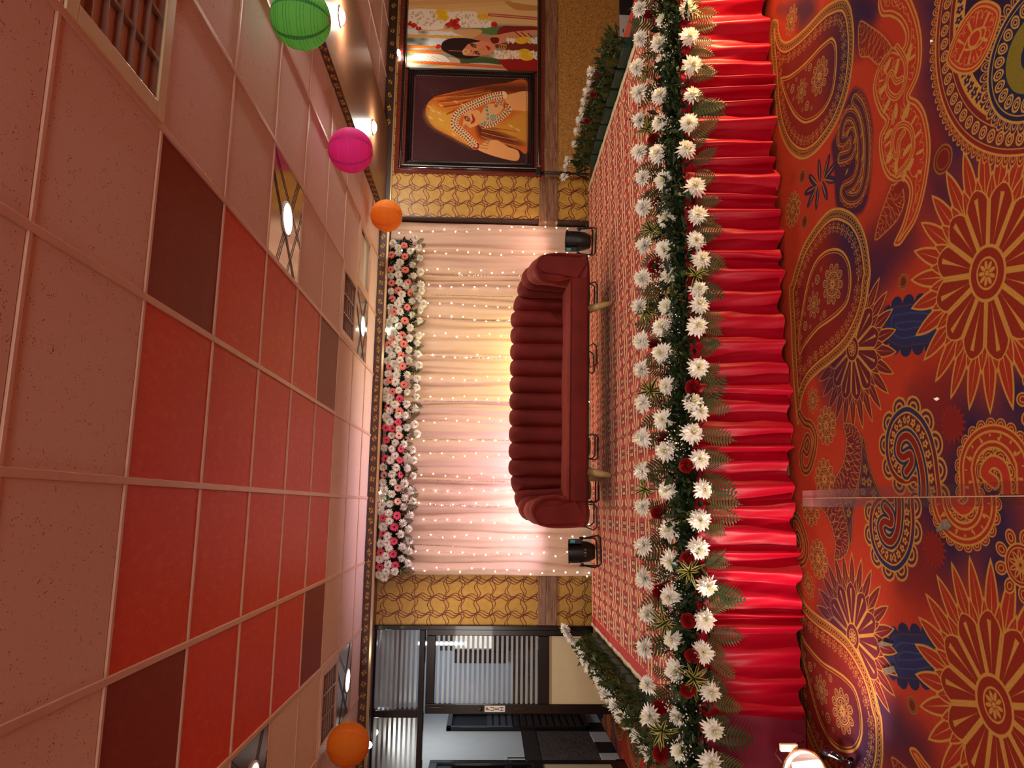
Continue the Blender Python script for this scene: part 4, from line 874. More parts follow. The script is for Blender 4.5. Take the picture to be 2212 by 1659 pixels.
d=sroot('door_1'); dl,dr=PX(1541),PX(1352); zt_,gT,gB,pT,pB=zdt,PZ(940),PZ(1162),PZ(1186),.16
st=.088
for a,b in (((dl,0.012),(dl+st,zt_)),((dr-st,.012),(dr,zt_))): MB().bbox((a[0],YW-.022,a[1]),(b[0],YW+.022,b[1]),.006).build('stile',K['alu'],d)
for za,zb_ in ((gT,zt_),(pT,gB),(.012,pB)): MB().bbox((dl+st,YW-.022,za),(dr-st,YW+.022,zb_),.006).build('rail',K['alu'],d)
MB().box((dl+st,YW-.003,gB),(dr-st,YW+.003,gT)).build('glass_pane',K['glass'],d)
n=21; h=(gT-gB)/n
for k in range(n): MB().box((dl+st,YW-.008,gB+h*(k+.1)),(dr-st,YW-.0035,gB+h*(k+.58))).build('frosted_stripe',K['frost'],d)
MB().box((dl+st,YW-.006,pB),(dr-st,YW+.006,pT)).build('kick_panel',K['cream'],d)
sx=(PX(1523)+PX(1536))/2; sa,sb=PZ(1047,1528),PZ(1091,1528)
plate=MB().bbox((sx-.028,YW-.027,sb),(sx+.028,YW-.0225,sa),.002).build('push_sign',K['white'],d); plate['label']='white PUSH sign'
def text(s,size,loc,rot,m,parent,name='lettering',depth=.001):
    cu=bpy.data.curves.new(name,'FONT'); cu.body=s; cu.size=size; cu.extrude=depth; cu.align_x='CENTER'; cu.align_y='CENTER'; o=bpy.data.objects.new(name,cu); COL.objects.link(o)
    dg=bpy.context.evaluated_depsgraph_get(); dg.update(); me=bpy.data.meshes.new_from_object(o.evaluated_get(dg)); bpy.data.objects.remove(o); me.materials.clear(); me.materials.append(m)
    return obj(name,me,parent,loc,rot)
for i,ch in enumerate('PUSH'): text(ch,.052,(sx,YW-.0275,sa-(sa-sb)*(.16+.225*i)),(math.pi/2,0,0),K['black'],plate)
MB().lathe([(.018,0),(.018,.012),(.012,.02),(.001,.022)],14,M=Matrix.Translation((sx,YW-.022,sa+.035))@Matrix.Rotation(math.pi/2,4,'X')).build('lock_cylinder',K['alu'],d,True)
MB().bbox((sx-.016,YW-.03,sb-.2),(sx+.016,YW-.0215,sb-.07),.004).build('latch_plate',K['gloss'],d)
MB().tube([(sx+.01,YW-.03,zt_-.03),(sx+.01,YW-.03,zt_-.16)],.006,8).build('top_bolt',K['gloss'],d)
# second leaf, swung open into the corridor
o2=sroot('door_2'); XD=-2.64; ya,yb=YW+.12,8.08
for a,b in (((ya,.012),(ya+st,zt_)),((yb-st,.012),(yb,zt_))): MB().bbox((XD-.02,a[0],a[1]),(XD+.02,b[0],b[1]),.006).build('stile',K['alu'],o2)
for za,zb_ in ((gT,zt_),(pT,gB),(.012,pB)): MB().bbox((XD-.02,ya+st,za),(XD+.02,yb-st,zb_),.006).build('rail',K['alu'],o2)
MB().box((XD-.003,ya+st,gB),(XD+.003,yb-st,gT)).build('glass_pane',K['glass'],o2); MB().box((XD-.006,ya+st,pB),(XD+.006,yb-st,pT)).build('kick_panel',K['cream'],o2)
hz=onX(1118,1646,XD+.03)[2]; MB().tube([(XD+.02,yb-.05,hz+.1),(XD+.055,yb-.05,hz+.1),(XD+.055,yb-.05,hz-.1),(XD+.02,yb-.05,hz-.1)],.007,8).build('pull_handle',K['alu'],o2)
MB().lathe([(.03,0),(.03,.09)],12,M=Matrix.Translation((XD+.0,yb-.01,.0))).build('floor_pivot',K['gloss'],o2)
# corridor beyond: dado, damask, black and white skirting, dark louvred window, end wall
cl=bpy.data.objects['wall_corridor_left']; XC=-2.70
zz=lambda x,y:float(onX(x,y,XC)[2])
za,zb_=zz(1128,1600),zz(1160,1600); yl0,yl1=8.1,9.98
MB().box((XC,YW+.15,zb_),(XC+.012,yl1,za)).build('dado_strip',K['dwood'],cl); MB().box((XC,YW+.15,.2),(XC+.006,yl1,zb_)).build('damask_panel',K['damask'],cl)
t=sroot('baseboard_left')
for k in range(7): MB().bbox((XC,7.36+k*.38,0),(XC+.016,7.36+k*.38+.378,.2),.003).build('skirting_tile',K['dark'] if k%2 else K['greyw'],t)
wn=sroot('window_3'); wy0,wy1=9.32,10.0; wz0,wz1=zz(1262,1550),zz(969,1550)
for a,b in (((wy0,wz0),(wy0+.06,wz1)),((wy1-.06,wz0),(wy1,wz1)),((wy0,wz1-.06),(wy1,wz1)),((wy0,wz0),(wy1,wz0+.06))): MB().bbox((XC+.002,a[0],a[1]),(XC+.05,b[0],b[1]),.005).build('frame',K['alu'],wn)
MB().box((XC+.001,wy0,wz0),(XC+.01,wy1,wz1)).build('dark_pane',K['dark'],wn)
for k in range(14): MB().bbox((XC+.011,wy0+.06,wz0+.09+k*.086),(XC+.024,wy1-.06,wz0+.15+k*.086),.003).build('slat',K['dwood'],wn)
cb=bpy.data.objects['wall_corridor_back']; q=lambda x,y:onY(x,y,10.05)
MB().box((XC,10.03,0),(1.5,10.05,float(q(1125,1450)[2])-.05)).build('damask_panel',K['damask'],cb); MB().box((XC,10.02,float(q(1125,1450)[2])-.05),(1.5,10.05,float(q(1108,1450)[2]))).build('dado_strip',K['dwood'],cb)
b0,b1=q(981,1429),q(1093,1405); MB().bbox((b0[0],9.94,b1[2]),(b1[0],10.03,b0[2]),.01).build('dark_upright',K['dark'],cb); MB().bbox((b1[0]+.02,9.9,1.0),(b1[0]+.55,10.03,2.1),.01).build('dark_cupboard_front',K['dark'],cb)
lt=thing('tube_light','white tube light glowing in the corridor behind the glass door','light',(float(q(1020,1385)[0]),9.86,2.06)); MB().tube([(0,0,-.3),(0,0,.3)],.014,10).build('lamp_tube',emit('tube_glow',(.7,.85,1),4),lt,True); MB().bbox((-.03,.014,-.33),(.03,.035,.33),.004).build('batten',K['white'],lt)
# ================= framed pictures on the right wall =================
pz=lambda x,y=200:float(onY(x,y,YP)[2]); pxx=lambda y,x=1000:float(onY(x,y,YP)[0])
bx0=pxx(378); bz1,bz0=pz(858),pz(1176)
bd=thing('picture_panel','polished red-brown wall board with black and silver rails behind the pictures','panel',(bx0,YP,bz0)); 
def W(mb,o): return rel(o,mb)
W(MB().bbox((bx0,YP-.02,bz0),(6.1,YP-.001,bz1),.003),bd).build('board',K['panel'],bd)
rx0,rz1,rz0=pxx(370),pz(868),pz(1167)
for a,b in (((rx0,rz1-.028),(6.1,rz1)),((rx0,rz0),(6.1,rz0+.028)),((rx0,rz0+.028),(rx0+.028,rz1-.028))): W(MB().bbox((a[0],YP-.05,a[1]),(b[0],YP-.02,b[1]),.008),bd).build('rail',K['gloss'],bd,25)
for a,b in (((rx0+.028,rz1-.036),(6.1,rz1-.028)),((rx0+.028,rz0+.028),(6.1,rz0+.036)),((rx0+.028,rz0+.036),(rx0+.036,rz1-.036))): W(MB().bbox((a[0],YP-.046,a[1]),(b[0],YP-.03,b[1]),.003),bd).build('bead',K['silver'],bd)
def quad_print(name,xa,xb,za,zb_,y,m,parent,uv=((0,0),(1,1))):
    mb=MB().add([(xa,y,za),(xb,y,za),(xb,y,zb_),(xa,y,zb_)],[(0,1,2,3)]); rel(parent,mb); me=mb.mesh(name,m); l=me.uv_layers.new(name='UVMap')
    for i,c in enumerate(((uv[0][0],uv[0][1]),(uv[1][0],uv[0][1]),(uv[1][0],uv[1][1]),(uv[0][0],uv[1][1]))): l.data[i].uv=c
    return obj(name,me,parent)
fx0,fx1,fz1,fz0=pxx(364),pxx(155),pz(880),pz(1155)
f1=thing('framed_picture','dark framed picture of a woman smiling under a golden beaded veil','picture',((fx0+fx1)/2,YP-.02,fz0))
ax0,ax1,az1,az0=pxx(353),pxx(172),pz(898),pz(1136)
prof=[(0,0),(.006,.03),(.02,.045),(.035,.035),(.05,.04),(.06,.022),(.075,.02),(.085,.004)]      # across, height
def framebars(o,x0,x1,z0,z1,wd,m,n='frame_bar'):
    prs=[(p[0]/prof[-1][0]*wd,p[1]) for p in prof]
    for side in range(4):
        P=[]
        for u,hh in prs:
            a=(x0+u,z0+u) ; 
            c=[((x0+u,z0+u),(x1-u,z0+u)),((x1-u,z0+u),(x1-u,z1-u)),((x1-u,z1-u),(x0+u,z1-u)),((x0+u,z1-u),(x0+u,z0+u))][side]
            P.append([(c[0][0],YP-.022-hh,c[0][1]),(c[1][0],YP-.022-hh,c[1][1])])
        W(MB().grid(P),o).build(n,m,o,25)
framebars(f1,fx0,fx1,fz0,fz1,.068,K['gloss'])
quad_print('print',ax0-.02,ax1+.02,az0-.02,az1+.02,YP-.026,K['veil'],f1)
mb=MB()
for k in range(int((ax1-ax0)/.022)):
    for z in (az1+.006,az0-.006): mb.box((ax0+k*.022,YP-.045,z-.003),(ax0+k*.022+.012,YP-.038,z+.003))
for k in range(int((az1-az0)/.022)):
    for x in (ax0-.006,ax1+.006): mb.box((x-.003,YP-.045,az0+k*.022),(x+.003,YP-.038,az0+k*.022+.012))
W(mb,f1).build('silver_beading',K['silver'],f1,kind='stuff')
g0,g1=pxx(156),pxx(-126); f2=thing('framed_picture','bright picture of a bride with flower garlands and marigold strings','picture',((g0+g1)/2,YP-.02,rz0+.036))
W(MB().bbox((g0+.004,YP-.034,rz0+.037),(g1,YP-.021,rz1-.037),.002),f2).build('backing',K['dark'],f2)
sc=(g1-g0); quad_print('print',g0+.006,g1,rz0+.039,rz1-.039,YP-.0345,K['garl'],f2,((0,0),(1,1)))
W(MB().bbox((g0+.004,YP-.04,rz0+.037),(g0+.012,YP-.034,rz1-.037),.001),f2).build('edge_strip',K['gloss'],f2)
# black stand beside the pictures
sp_=onY(1163,373,6.86); t=thing('clamp_stand','slim black clamp stand with two orange tips beside the framed pictures','stand',(float(sp_[0]),6.86,.5))
z0=float(sp_[2])-.5; MB().tube([(0,0,.02),(0,0,z0-.33),(0.0,0,z0-.32),(0,0,z0-.02)],[.011,.011,.019,.014],10).build('pole',K['black'],t,True)
MB().bbox((-.05,-.03,z0-.03),(.05,.03,z0+.025),.012).build('clamp_head',K['black'],t)
for s in (-1,1): MB().lathe([(.014,0),(.016,.02),(.012,.03)],12,M=Matrix.Translation((s*.05,0,z0-.01))@Matrix.Rotation(s*math.pi/2,4,'Y')).build('orange_tip',K['orangec'],t,True)
for a in (0,2.09,4.19): MB().tube([(0,0,.16),(.06*math.cos(a),.06*math.sin(a),.006)],.008,6).build('leg',K['black'],t)
# ================= curtain backdrop, fairy lights, bead strings =================
YC=7.10; cx0,cx1=float(onY(1100,1243,YC)[0]),float(onY(1100,487,YC)[0]); CB,CT=.40,2.535
def pleats(n,seed,lo,hi):
    r=random.Random(seed); xs=[0]; 
    while xs[-1]<n: xs.append(xs[-1]+r.uniform(lo,hi))
    return xs,[r.uniform(.35,1) for _ in xs],r
pk,pa,_=pleats(cx1-cx0+.3,5,.05,.17)
def pleat_y(u,pk,pa):
    import bisect
    i=max(0,min(len(pk)-2,bisect.bisect(pk,u)-1)); t=(u-pk[i])/(pk[i+1]-pk[i]); return pa[i]*(math.sin(math.pi*t)**.42)
NXC=620; rows=[]
for j in range(26):
    h=j/25; z=CB+(CT-CB)*h; row=[]
    for i in range(NXC+1):
        u=(cx1-cx0)*i/NXC; uu=u+.018*math.sin(3*h+u*5)*(1-h)+.01*math.sin(9*h+u*11)
        d=pleat_y(max(0,uu),pk,pa)*(.036+.046*h)+.004*math.sin(uu*90+4*h)+.010*math.sin(uu*7+h*5)*(1-h)
        row.append((cx0+u,YC+.035-d,z))
    rows.append(row)
cur=thing('curtain_backdrop','peach pleated satin curtain hanging behind the sofa','curtain',((cx0+cx1)/2,YC,CB))
rel(cur,MB()); W(MB().grid(rows),cur).build('cloth',K['curtain'],cur,True)
W(MB().tube([(cx0-.02,YC+.06,CT-.03),(cx1+.02,YC+.06,CT-.03)],.012,8),cur).build('rod',K['gline'],cur,True)
# strands: photo y at the top and at the bottom, photo x where they start and end
STR=[(503,490,862,1226),(541,551,868,1272),(583,600,922,1273),(615,626,926,1273),(655,664,925,1200),(684,698,925,1200),(722,729,915,1200),(766,777,910,1200),(815,822,905,1200),(856,868,905,1275),(909,905,915,1200),(948,951,890,1275),(983,985,905,1200),(1026,1030,910,1276),(1058,1064,915,1200),(1086,1100,905,1273),(1122,1132,915,1275),(1160,1163,905,1262),(1191,1197,898,1225),(1228,1240,892,1272)]
bulb=MB().lathe([(.003,-.009),(.006,-.003),(.0066,.002),(.0045,.007),(.001,.009)],10).mesh('bulb',K['bulb'],True)
cap=MB().lathe([(.0045,.008),(.0045,.02),(.003,.022)],8).mesh('bulb_cap',K['wire'],True)
words=['first','second','third','fourth','fifth','sixth','seventh','eighth','ninth','tenth']
for si,(ya,yb,xa,xb) in enumerate(STR):
    a,b=onY(xa,ya,YC-.062),onY(min(xb,1272),yb,YC-.062); n=max(6,int(round((b-a).dot(b-a)**.5/.113)))
    side='framed pictures' if si<10 else 'glass doors'; k=si if si<10 else 19-si
    t=thing('fairy_light_string',f'string of warm white bulbs down the peach curtain, {words[k]} strand counted from the {side}','lights',tuple(b),group='fairy light strings on the curtain')
    pts=[]; P=[]
    for i in range(n+1):
        f_=i/n; p=a+(b-a)*f_; x=p[0]+R.uniform(-.022,.022)*(i>0); P.append((x-b[0],R.uniform(-.008,.004),p[2]-b[2]))
    for i in range(n):
        p,q=Vector(P[i]),Vector(P[i+1]); mid=(p+q)/2+Vector((R.uniform(-.014,.014),0,-.008)); pts+=[p,(p+mid)/2,mid,(q+mid)/2]
    pts.append(Vector(P[-1])); MB().tube(pts,.0016,4).build('wire',K['wire'],t)
    for i in range(n+1):
        rt=(R.uniform(-.8,.8),R.uniform(-1.5,1.5),0); obj('bulb',bulb,t,P[i],rt,R.uniform(.72,.95))
# string along the foot of the curtain
foot=[(1268,462),(1264,586),(1272,630),(1270,710),(1274,747),(1272,820),(1276,860),(1275,917),(1279,938),(1278,1036),(1276,1092),(1275,1115),(1271,1129),(1275,1245)]
P=[onY(min(x,1268),y,YC-.06) for x,y in foot]; t=thing('fairy_light_string','string of warm white bulbs lying along the foot of the peach curtain','lights',tuple(P[0]),group='fairy light strings on the curtain')
MB().tube([Vector(p)-Vector(P[0]) for p in P],.0016,4).build('wire',K['wire'],t)
for p in P: obj('bulb',bulb,t,tuple(Vector(p)-Vector(P[0])),(1,R.uniform(0,3),0))
BG=[(594,598,930,1270),(637,641,930,1106),(688,694,935,1100),(770,775,915,1100),(866,869,915,1098),(950,951,915,1098),(1038,1041,915,1098),(1090,1096,915,1120),(1177,1180,900,985)]
bead=MB()
bead.lathe([(.001,-.006),(.006,0),(.001,.006)],6); 
for si,(ya,yb,xa,xb) in enumerate(BG):
    a,b=onY(xa,ya,YC-.058),onY(xb,yb,YC-.045); t=thing('bead_garland',f'thin string of mirror beads hanging down the peach curtain, {words[si]} from the framed pictures','garland',tuple(b),group='mirror bead strings')
    mb=MB(); L=Vector(a)-Vector(b); n=int(L.length/.016)
    for i in range(n):
        p=L*(i/n)+Vector((R.uniform(-.002,.002),0,0)); r=R.uniform(.6,1.2); mb.add([(p[0]+v[0]*r,p[1]+v[1]*r,p[2]+v[2]*1.1) for v in bead.v],bead.f)
    mb.build('bead',K['bead'],t,kind='stuff'); MB().tube([(0,0,0),tuple(L)],.001,4).build('thread',K['wire'],t)
# ================= flowers =================
def petal(L,wd,curl,lift,n=3):
    "one petal as a strip of quads from the heart outwards along +x"
    P=[]
    for i in range(n+1):
        t=i/n; w=wd*(.35+.65*math.sin(math.pi*min(1,.12+.80*t)))*(1 if i<n else .35); z=lift*L*t+curl*L*t*t; x=L*t*math.cos(lift*.5)
        P.append([(x,-w,z+.10*wd),(x,0,z-.25*wd),(x,w,z+.10*wd)])
    return P
def mum(seed,r=.050):
    q=random.Random(seed); mb=MB()
    for layer,(n,L,lift,curl,h,mi) in enumerate(((17,1.0,.02,-.16,-.004,0),(17,.92,.22,-.12,.002,0),(15,.80,.46,-.1,.007,0),(13,.64,.80,-.1,.011,0),(11,.48,1.15,.0,.013,0),(8,.28,1.8,.3,.014,1))):
        for k in range(n):
            a=2*math.pi*(k+.5*(layer%2)+q.uniform(-.18,.18))/n; P=petal(r*L*q.uniform(.82,1.14),(.0072 if layer<4 else .006)*q.uniform(.85,1.2),curl*q.uniform(.3,2.2),lift*q.uniform(.7,1.3))
            M=Matrix.Rotation(a,4,'Z')@Matrix.Translation((.003,0,h))@Matrix.Rotation(q.uniform(-.3,.3),4,'X'); mb.grid([[tuple(M@Vector(v)) for v in row] for row in P],mi)
    mb.lathe([(.001,-.016),(.008,-.012),(.012,-.003),(.004,.006)],8,2,cap=False)
    return mb.mesh('chrysanthemum',[K['mum'],K['mumc'],K['stem']],True)
def gerbera(seed,m,r=.041):
    q=random.Random(seed); mb=MB()
    for layer,(n,L,lift,h) in enumerate(((17,1,.10,0),(15,.86,.28,.003))):
        for k in range(n):
            a=2*math.pi*(k+.5*layer+q.uniform(-.15,.15))/n; P=petal(r*L*q.uniform(.9,1.06),.0068,-.1*q.uniform(.2,2),lift*q.uniform(.7,1.3))
            M=Matrix.Rotation(a,4,'Z')@Matrix.Translation((.004,0,h)); mb.grid([[tuple(M@Vector(v)) for v in row] for row in P],0)
    mb.lathe([(.010,.003),(.008,.008),(.001,.009)],9,1,cap=False); mb.lathe([(.012,.004),(.014,.009),(.009,.006)],10,0,cap=False); mb.lathe([(.001,-.014),(.010,-.008),(.006,.002)],8,2,cap=False)
    return mb.mesh('gerbera',[m,K['eye'],K['stem']],True)
def rosem(seed,r=.034):
    q=random.Random(seed); mb=MB()
    for layer,(n,rad,hb,ht,fl) in enumerate(((5,1.,-.2,.62,.34),(5,.82,-.15,.8,.16),(4,.62,-.1,.92,.05),(3,.42,0,.98,-.02),(2,.24,.1,1.,-.04))):
        for k in range(n):
            a0=2*math.pi*(k+q.random()*.3)/n+layer; sp=2*math.pi/n*1.3; P=[]
            for i in range(4):
                t=i/3; row=[]
                for j in range(6):
                    s=j/5-.5; a=a0+sp*s; rr=r*rad*(.45+.55*math.sin(t*1.5))*(1+.1*s)+r*fl*max(0,t-.55)*2*(1-2.4*s*s*.6); z=r*(hb+(ht-hb)*t-(.3*t*(2*s)**4)*.6)
                    row.append((rr*math.cos(a),rr*math.sin(a),z))
                P.append(row)
            mb.grid(P,0)
    mb.lathe([(.003,-.022),(.012,-.012),(.018,-.004)],8,1,cap=False)
    for k in range(5):
        a=k*1.257; M=Matrix.Rotation(a,4,'Z'); mb.grid([[tuple(M@Vector(v)) for v in row] for row in petal(.03,.005,-.5,-.2)],1)
    return mb.mesh('rose',[K['rose'],K['stem']],True)
def fernm(seed,L=.20,m='fern',n=13):
    q=random.Random(seed); mb=MB(); bend=q.uniform(-.55,-.15); sw=q.uniform(-.25,.25)
    def pos(t): return Vector((L*t,L*sw*t*t,L*(.25*t+bend*t*t)))
    mb.tube([pos(i/6) for i in range(7)],.0014,4,1)
    for i in range(1,n+1):
        t=i/(n+.5); l=L*.30*math.sin(math.pi*min(1,.14+.88*t))**.8*(1 if t<.75 else 1.1*(1.03-t)/.3); p=pos(t); d=(pos(min(1,t+.04))-pos(t-.04)).normalized(); w=L*.030
        for s in (-1,1):
            side=Vector((-d.y,d.x,0)).normalized()*s; tip=p+side*l+d*l*.42+Vector((0,0,-.12*l+q.uniform(-.1,.1)*l)); mid=p+side*l*.5+d*l*.16+Vector((0,0,.05*l))
            mb.add([p-d*w*.6,mid-d*w,tip,mid+d*w,p+d*w*.6],[(0,1,3,4),(1,2,3)] if s>0 else [(4,3,1,0),(3,2,1)])
    return mb.mesh('fern_frond',[K[m],K['stem']],False)
def dracm(seed,L=.085,n=13):
    q=random.Random(seed); mb=MB()
    for k in range(n):
        a=2*math.pi*k*.381+q.uniform(-.2,.2); el=q.uniform(.25,1.25); l=L*q.uniform(.75,1.25); w=.0085*q.uniform(.85,1.2); P=[]
        for i in range(6):
            t=i/5; ww=w*math.sin(math.pi*(.12+.86*t))**.75; x=l*(math.cos(el)*t+.25*t*t); z=l*(math.sin(el)*t*1.2-.75*t*t*(1.3-el*.5))
            P.append([(x,-ww,z+.004*(1-t)),(x,-ww*.55,z),(x,ww*.55,z),(x,ww,z+.004*(1-t))])
        M=Matrix.Rotation(a,4,'Z'); o=len(mb.v)
        vs=[tuple(M@Vector(v)) for row in P for v in row]; fs=[]; 
        mb.add(vs,[],0); b=o
        for i in range(5):
            for j in range(3):
                mb.f.append((b+i*4+j,b+i*4+j+1,b+(i+1)*4+j+1,b+(i+1)*4+j)); mb.mi.append(1 if j==1 else 0)
    return mb.mesh('variegated_rosette',[K['yel'],K['leaf']],True)
def gypm(seed,n=26,L=.09):
    q=random.Random(seed); mb=MB()
    for k in range(n):
        d=Vector((q.gauss(0,.55),q.gauss(0,.55),1)).normalized()*L*q.uniform(.55,1.1); mb.tube([(0,0,0),tuple(d*.5+Vector((q.uniform(-.008,.008),q.uniform(-.008,.008),.0))),tuple(d)],.0006,3,1,False)
        r=q.uniform(.0028,.0046); u=[(1,0,0),(-1,0,0),(0,1,0),(0,-1,0),(0,0,1),(0,0,-1)]; mb.add([tuple(d+Vector(v)*r*q.uniform(.7,1.2)) for v in u],[(0,2,4),(2,1,4),(1,3,4),(3,0,4),(2,0,5),(1,2,5),(3,1,5),(0,3,5)],0)
    return mb.mesh('gypsophila',[K['mum'],K['stem']],False)
def foliage(name,parent,pts,n,L,m,spread,origin,seed=3,mats=None,dirf=None):
    "dense small leaves, joined"
    q=random.Random(seed); mb=MB()
    for k in range(n):
        p=Vector(q.choice(pts))+Vector((q.gauss(0,spread[0]),q.gauss(0,spread[1]),q.gauss(0,spread[2])))-Vector(origin); d=Vector(dirf(q) if dirf else (q.gauss(0,1),q.gauss(-.5,.7),q.gauss(.25,.7))).normalized(); l=L*q.uniform(.5,1.3); u=d.cross(Vector((q.gauss(0,1),q.gauss(0,1),q.gauss(0,1)))).normalized()*l*q.uniform(.13,.26); nn=d.cross(u).normalized()*l*.08
        mb.add([p,p+d*l*.5+u,p+d*l-nn,p+d*l*.5-u,p+d*l*.5-nn*1.],[(0,1,4),(1,2,4),(2,3,4),(3,0,4)],q.choice(mats) if mats else 0)
    return mb.build(name,m,parent,kind='stuff')
MUM=[mum(i) for i in range(6)]; GER=[gerbera(i,K['pinkp']) for i in range(3)]+[gerbera(9,K['pinkr']),gerbera(10,K['pinkr'])]; GPALE=gerbera(12,K['pale']); ROS=[rosem(i) for i in range(4)]
FERN=[fernm(i,.17+.015*i,'fern') for i in range(4)]+[fernm(8+i,.18,'fernb') for i in range(3)]; DRA=[dracm(i) for i in range(4)]; GYP=[gypm(i) for i in range(4)]
def place(name,me,parent,p,d,roll=None,s=1.):
    o=obj(name,me,parent); o.matrix_local=Matrix.Translation(Vector(p)-parent.location)@toward(d,R.uniform(0,6.28) if roll is None else roll)@Matrix.Scale(s,4); return o
def place_x(name,me,parent,p,d,up=(0,0,1),s=1.):      # along +x
    X_=Vector(d).normalized(); Z_=Vector(up)-X_*X_.dot(Vector(up)); Z_.normalize(); Y_=Z_.cross(X_)
    o=obj(name,me,parent); o.matrix_local=Matrix.Translation(Vector(p)-parent.location)@Matrix((X_,Y_,Z_)).transposed().to_4x4()@Matrix.Scale(s,4); return o
# ---- garland over the curtain ----
gar=thing('flower_garland','long garland of white and pink flowers along the top of the peach curtain','garland',(1.1,YC-.08,2.2))
ZA=lambda l:[(680+a/5.183,480+b/5.183) for a,b in l]; ZB=lambda l:[(780+a/6.9125,760+b/6.9125) for a,b in l]; ZC=lambda l:[(780+a/5.925,1000+b/5.925) for a,b in l]
pink=ZA([(1000,260),(860,365),(1008,385),(850,530),(1012,535),(858,680),(1043,675),(935,765),(1065,795),(868,858),(1033,950),(890,1005),(1008,1105),(980,1265),(885,1315),(828,1375),(995,1365),(968,1490),(840,1615),(982,1610)])+ZB([(435,225),(620,215),(437,420),(640,490),(470,595),(570,890)])
pinkr=ZB([(575,700),(412,820),(370,1135),(468,1145),(380,1315),(595,1450),(362,1590),(553,1050),(578,1615)])+ZC([(503,150),(460,675),(283,705),(425,820),(290,905),(423,1003),(250,1150),(410,1165),(240,1330),(437,1310)])
pale=ZB([(563,1250)])+ZC([(295,155),(470,320),(468,493)])
white=ZA([(880,240),(935,285),(935,345),(1065,325),(1120,180),(1165,285),(1175,400),(955,450),(925,505),(1095,480),(1185,555),(935,585),(1105,600),(945,670),(1110,735),(1190,700),(1195,770),(850,600),(855,775),(975,805),(960,880),(930,920),(1090,885),(1160,850),(1215,915),(1020,710),(850,950),(955,1000),(870,1060),(840,1110),(900,1090),(1090,1040),(1180,985),(1175,1105),(830,1160),(945,1160),(1065,1180),(880,1230),(850,1290),(945,1300),(1060,1300),(1165,1270),(1150,1360),(905,1370),(935,1430),(1055,1430),(1150,1475),(870,1490),(820,1550),(955,1555),(1055,1555),(1165,1600),(900,1590),(830,1430)])
white+=ZB([(580,130),(715,135),(860,205),(400,135),(490,180),(540,245),(410,330),(530,345),(690,345),(835,400),(380,450),(515,450),(830,530),(560,575),(690,600),(380,590),(440,670),(825,675),(510,790),(680,785),(430,750),(360,690),(425,880),(660,945),(560,945),(815,850),(370,960),(430,1050),(390,1000),(560,1150),(680,1130),(805,1080),(455,1250),(840,1225),(510,1360),(640,1380),(345,1430),(460,1450),(770,1465),(505,1555),(690,1570),(790,1620),(440,1620)])
white+=ZC([(280,55),(450,60),(590,65),(400,145),(670,165),(280,250),(410,245),(555,265),(640,350),(230,350),(300,350),(265,430),(395,400),(560,445),(665,490),(370,525),(545,560),(265,540),(250,625),(355,640),(630,665),(365,745),(285,820),(535,770),(610,845),(505,910),(340,940),(615,995),(255,1030),(330,1020),(525,1070),(615,1125),(355,1090),(320,1190),(515,1225),(600,1285),(345,1300),(235,1230),(225,1430),(300,1465),(320,1390),(430,1390)])
def gar_pt(x,y):
    top=842-(y-520)*.042      # upper edge of the garland slopes in the photo
    k=min(1,max(0,(x-top)/55)); Y=YC-.07-.055*math.sin(math.pi*min(1,k*.85))-R.uniform(0,.02); return onY(x,y,Y),k
for lst,ms,nm in ((white,MUM,'chrysanthemum'),(pink,GER[:3],'gerbera'),(pinkr,GER[3:],'gerbera'),(pale,[GPALE],'gerbera')):
    for x,y in lst:
        p,k=gar_pt(x,y); d=(R.uniform(-.25,.25),-1,(.25-.75*k)+R.uniform(-.15,.15)); s=(.82 if nm=='chrysanthemum' else .95)*R.uniform(.9,1.1)
        if k>.8: d=(R.uniform(-.3,.3),-.75,-.9); 
        place(nm,R.choice(ms),gar,p,d,None,s)
spine=[gar_pt(a,b)[0] for b in range(520,1236,5) for a in [842-(b-520)*.042+R.uniform(4,52)]]
spine=[(p[0],YC-.045,p[2]) for p in spine]
foliage('foliage',gar,spine,5200,.055,[K['leaf'],K['fern']],(.02,.02,.02),gar.location,3,[0,0,0,1],lambda q:(q.gauss(0,1),q.gauss(-.9,.5),q.gauss(-.1,.8)))
W(MB().bbox((float(onY(880,1235,YC)[0]),YC-.03,2.34),(float(onY(880,520,YC)[0]),YC-.02,2.50),.004),gar).build('backing_mesh',K['leaf'],gar)
for b in range(525,1240,15):
    a=896-(b-520)*.034+R.uniform(-8,6); p=onY(a,b,YC-.07); place_x('fern_frond',R.choice(FERN),gar,p,(R.uniform(-.8,.8),-.5,-1),(0,-1,.3),R.uniform(.5,.8))
# ================= stage =================
SX0,SX1,SY0,SY1,SZ=-1.06,3.24,3.47,6.93,.5
st_=thing('stage_platform','raised wooden stage platform under the patterned red carpet','stage',((SX0+SX1)/2,5.2,0))
W(MB().box((-1.36,SY0+.03,.44),(3.52,SY1,SZ-.012)),st_).build('deck',K['ply'],st_)
for x in (-1.30,.2,1.7,3.45):
    for y in (3.56,5.2,6.8): W(MB().box((x-.03,y-.03,0),(x+.03,y+.03,.44)),st_).build('leg',K['ply'],st_)
W(MB().box((-1.372,SY0+.03,.0),(-1.36,SY1,SZ-.012)),st_).build('side_cloth',K['maroon'],st_); W(MB().box((3.52,SY0+.03,.0),(3.532,SY1,SZ-.012)),st_).build('side_cloth',K['orangec'],st_)
MB().bbox((SX0,SY0+.005,SZ-.012),(SX1,SY1,SZ),.004).build('stage_carpet',K['stage_carpet'],None,label='red stage carpet woven with cream leaf and block pattern, under the sofa',cat='carpet')
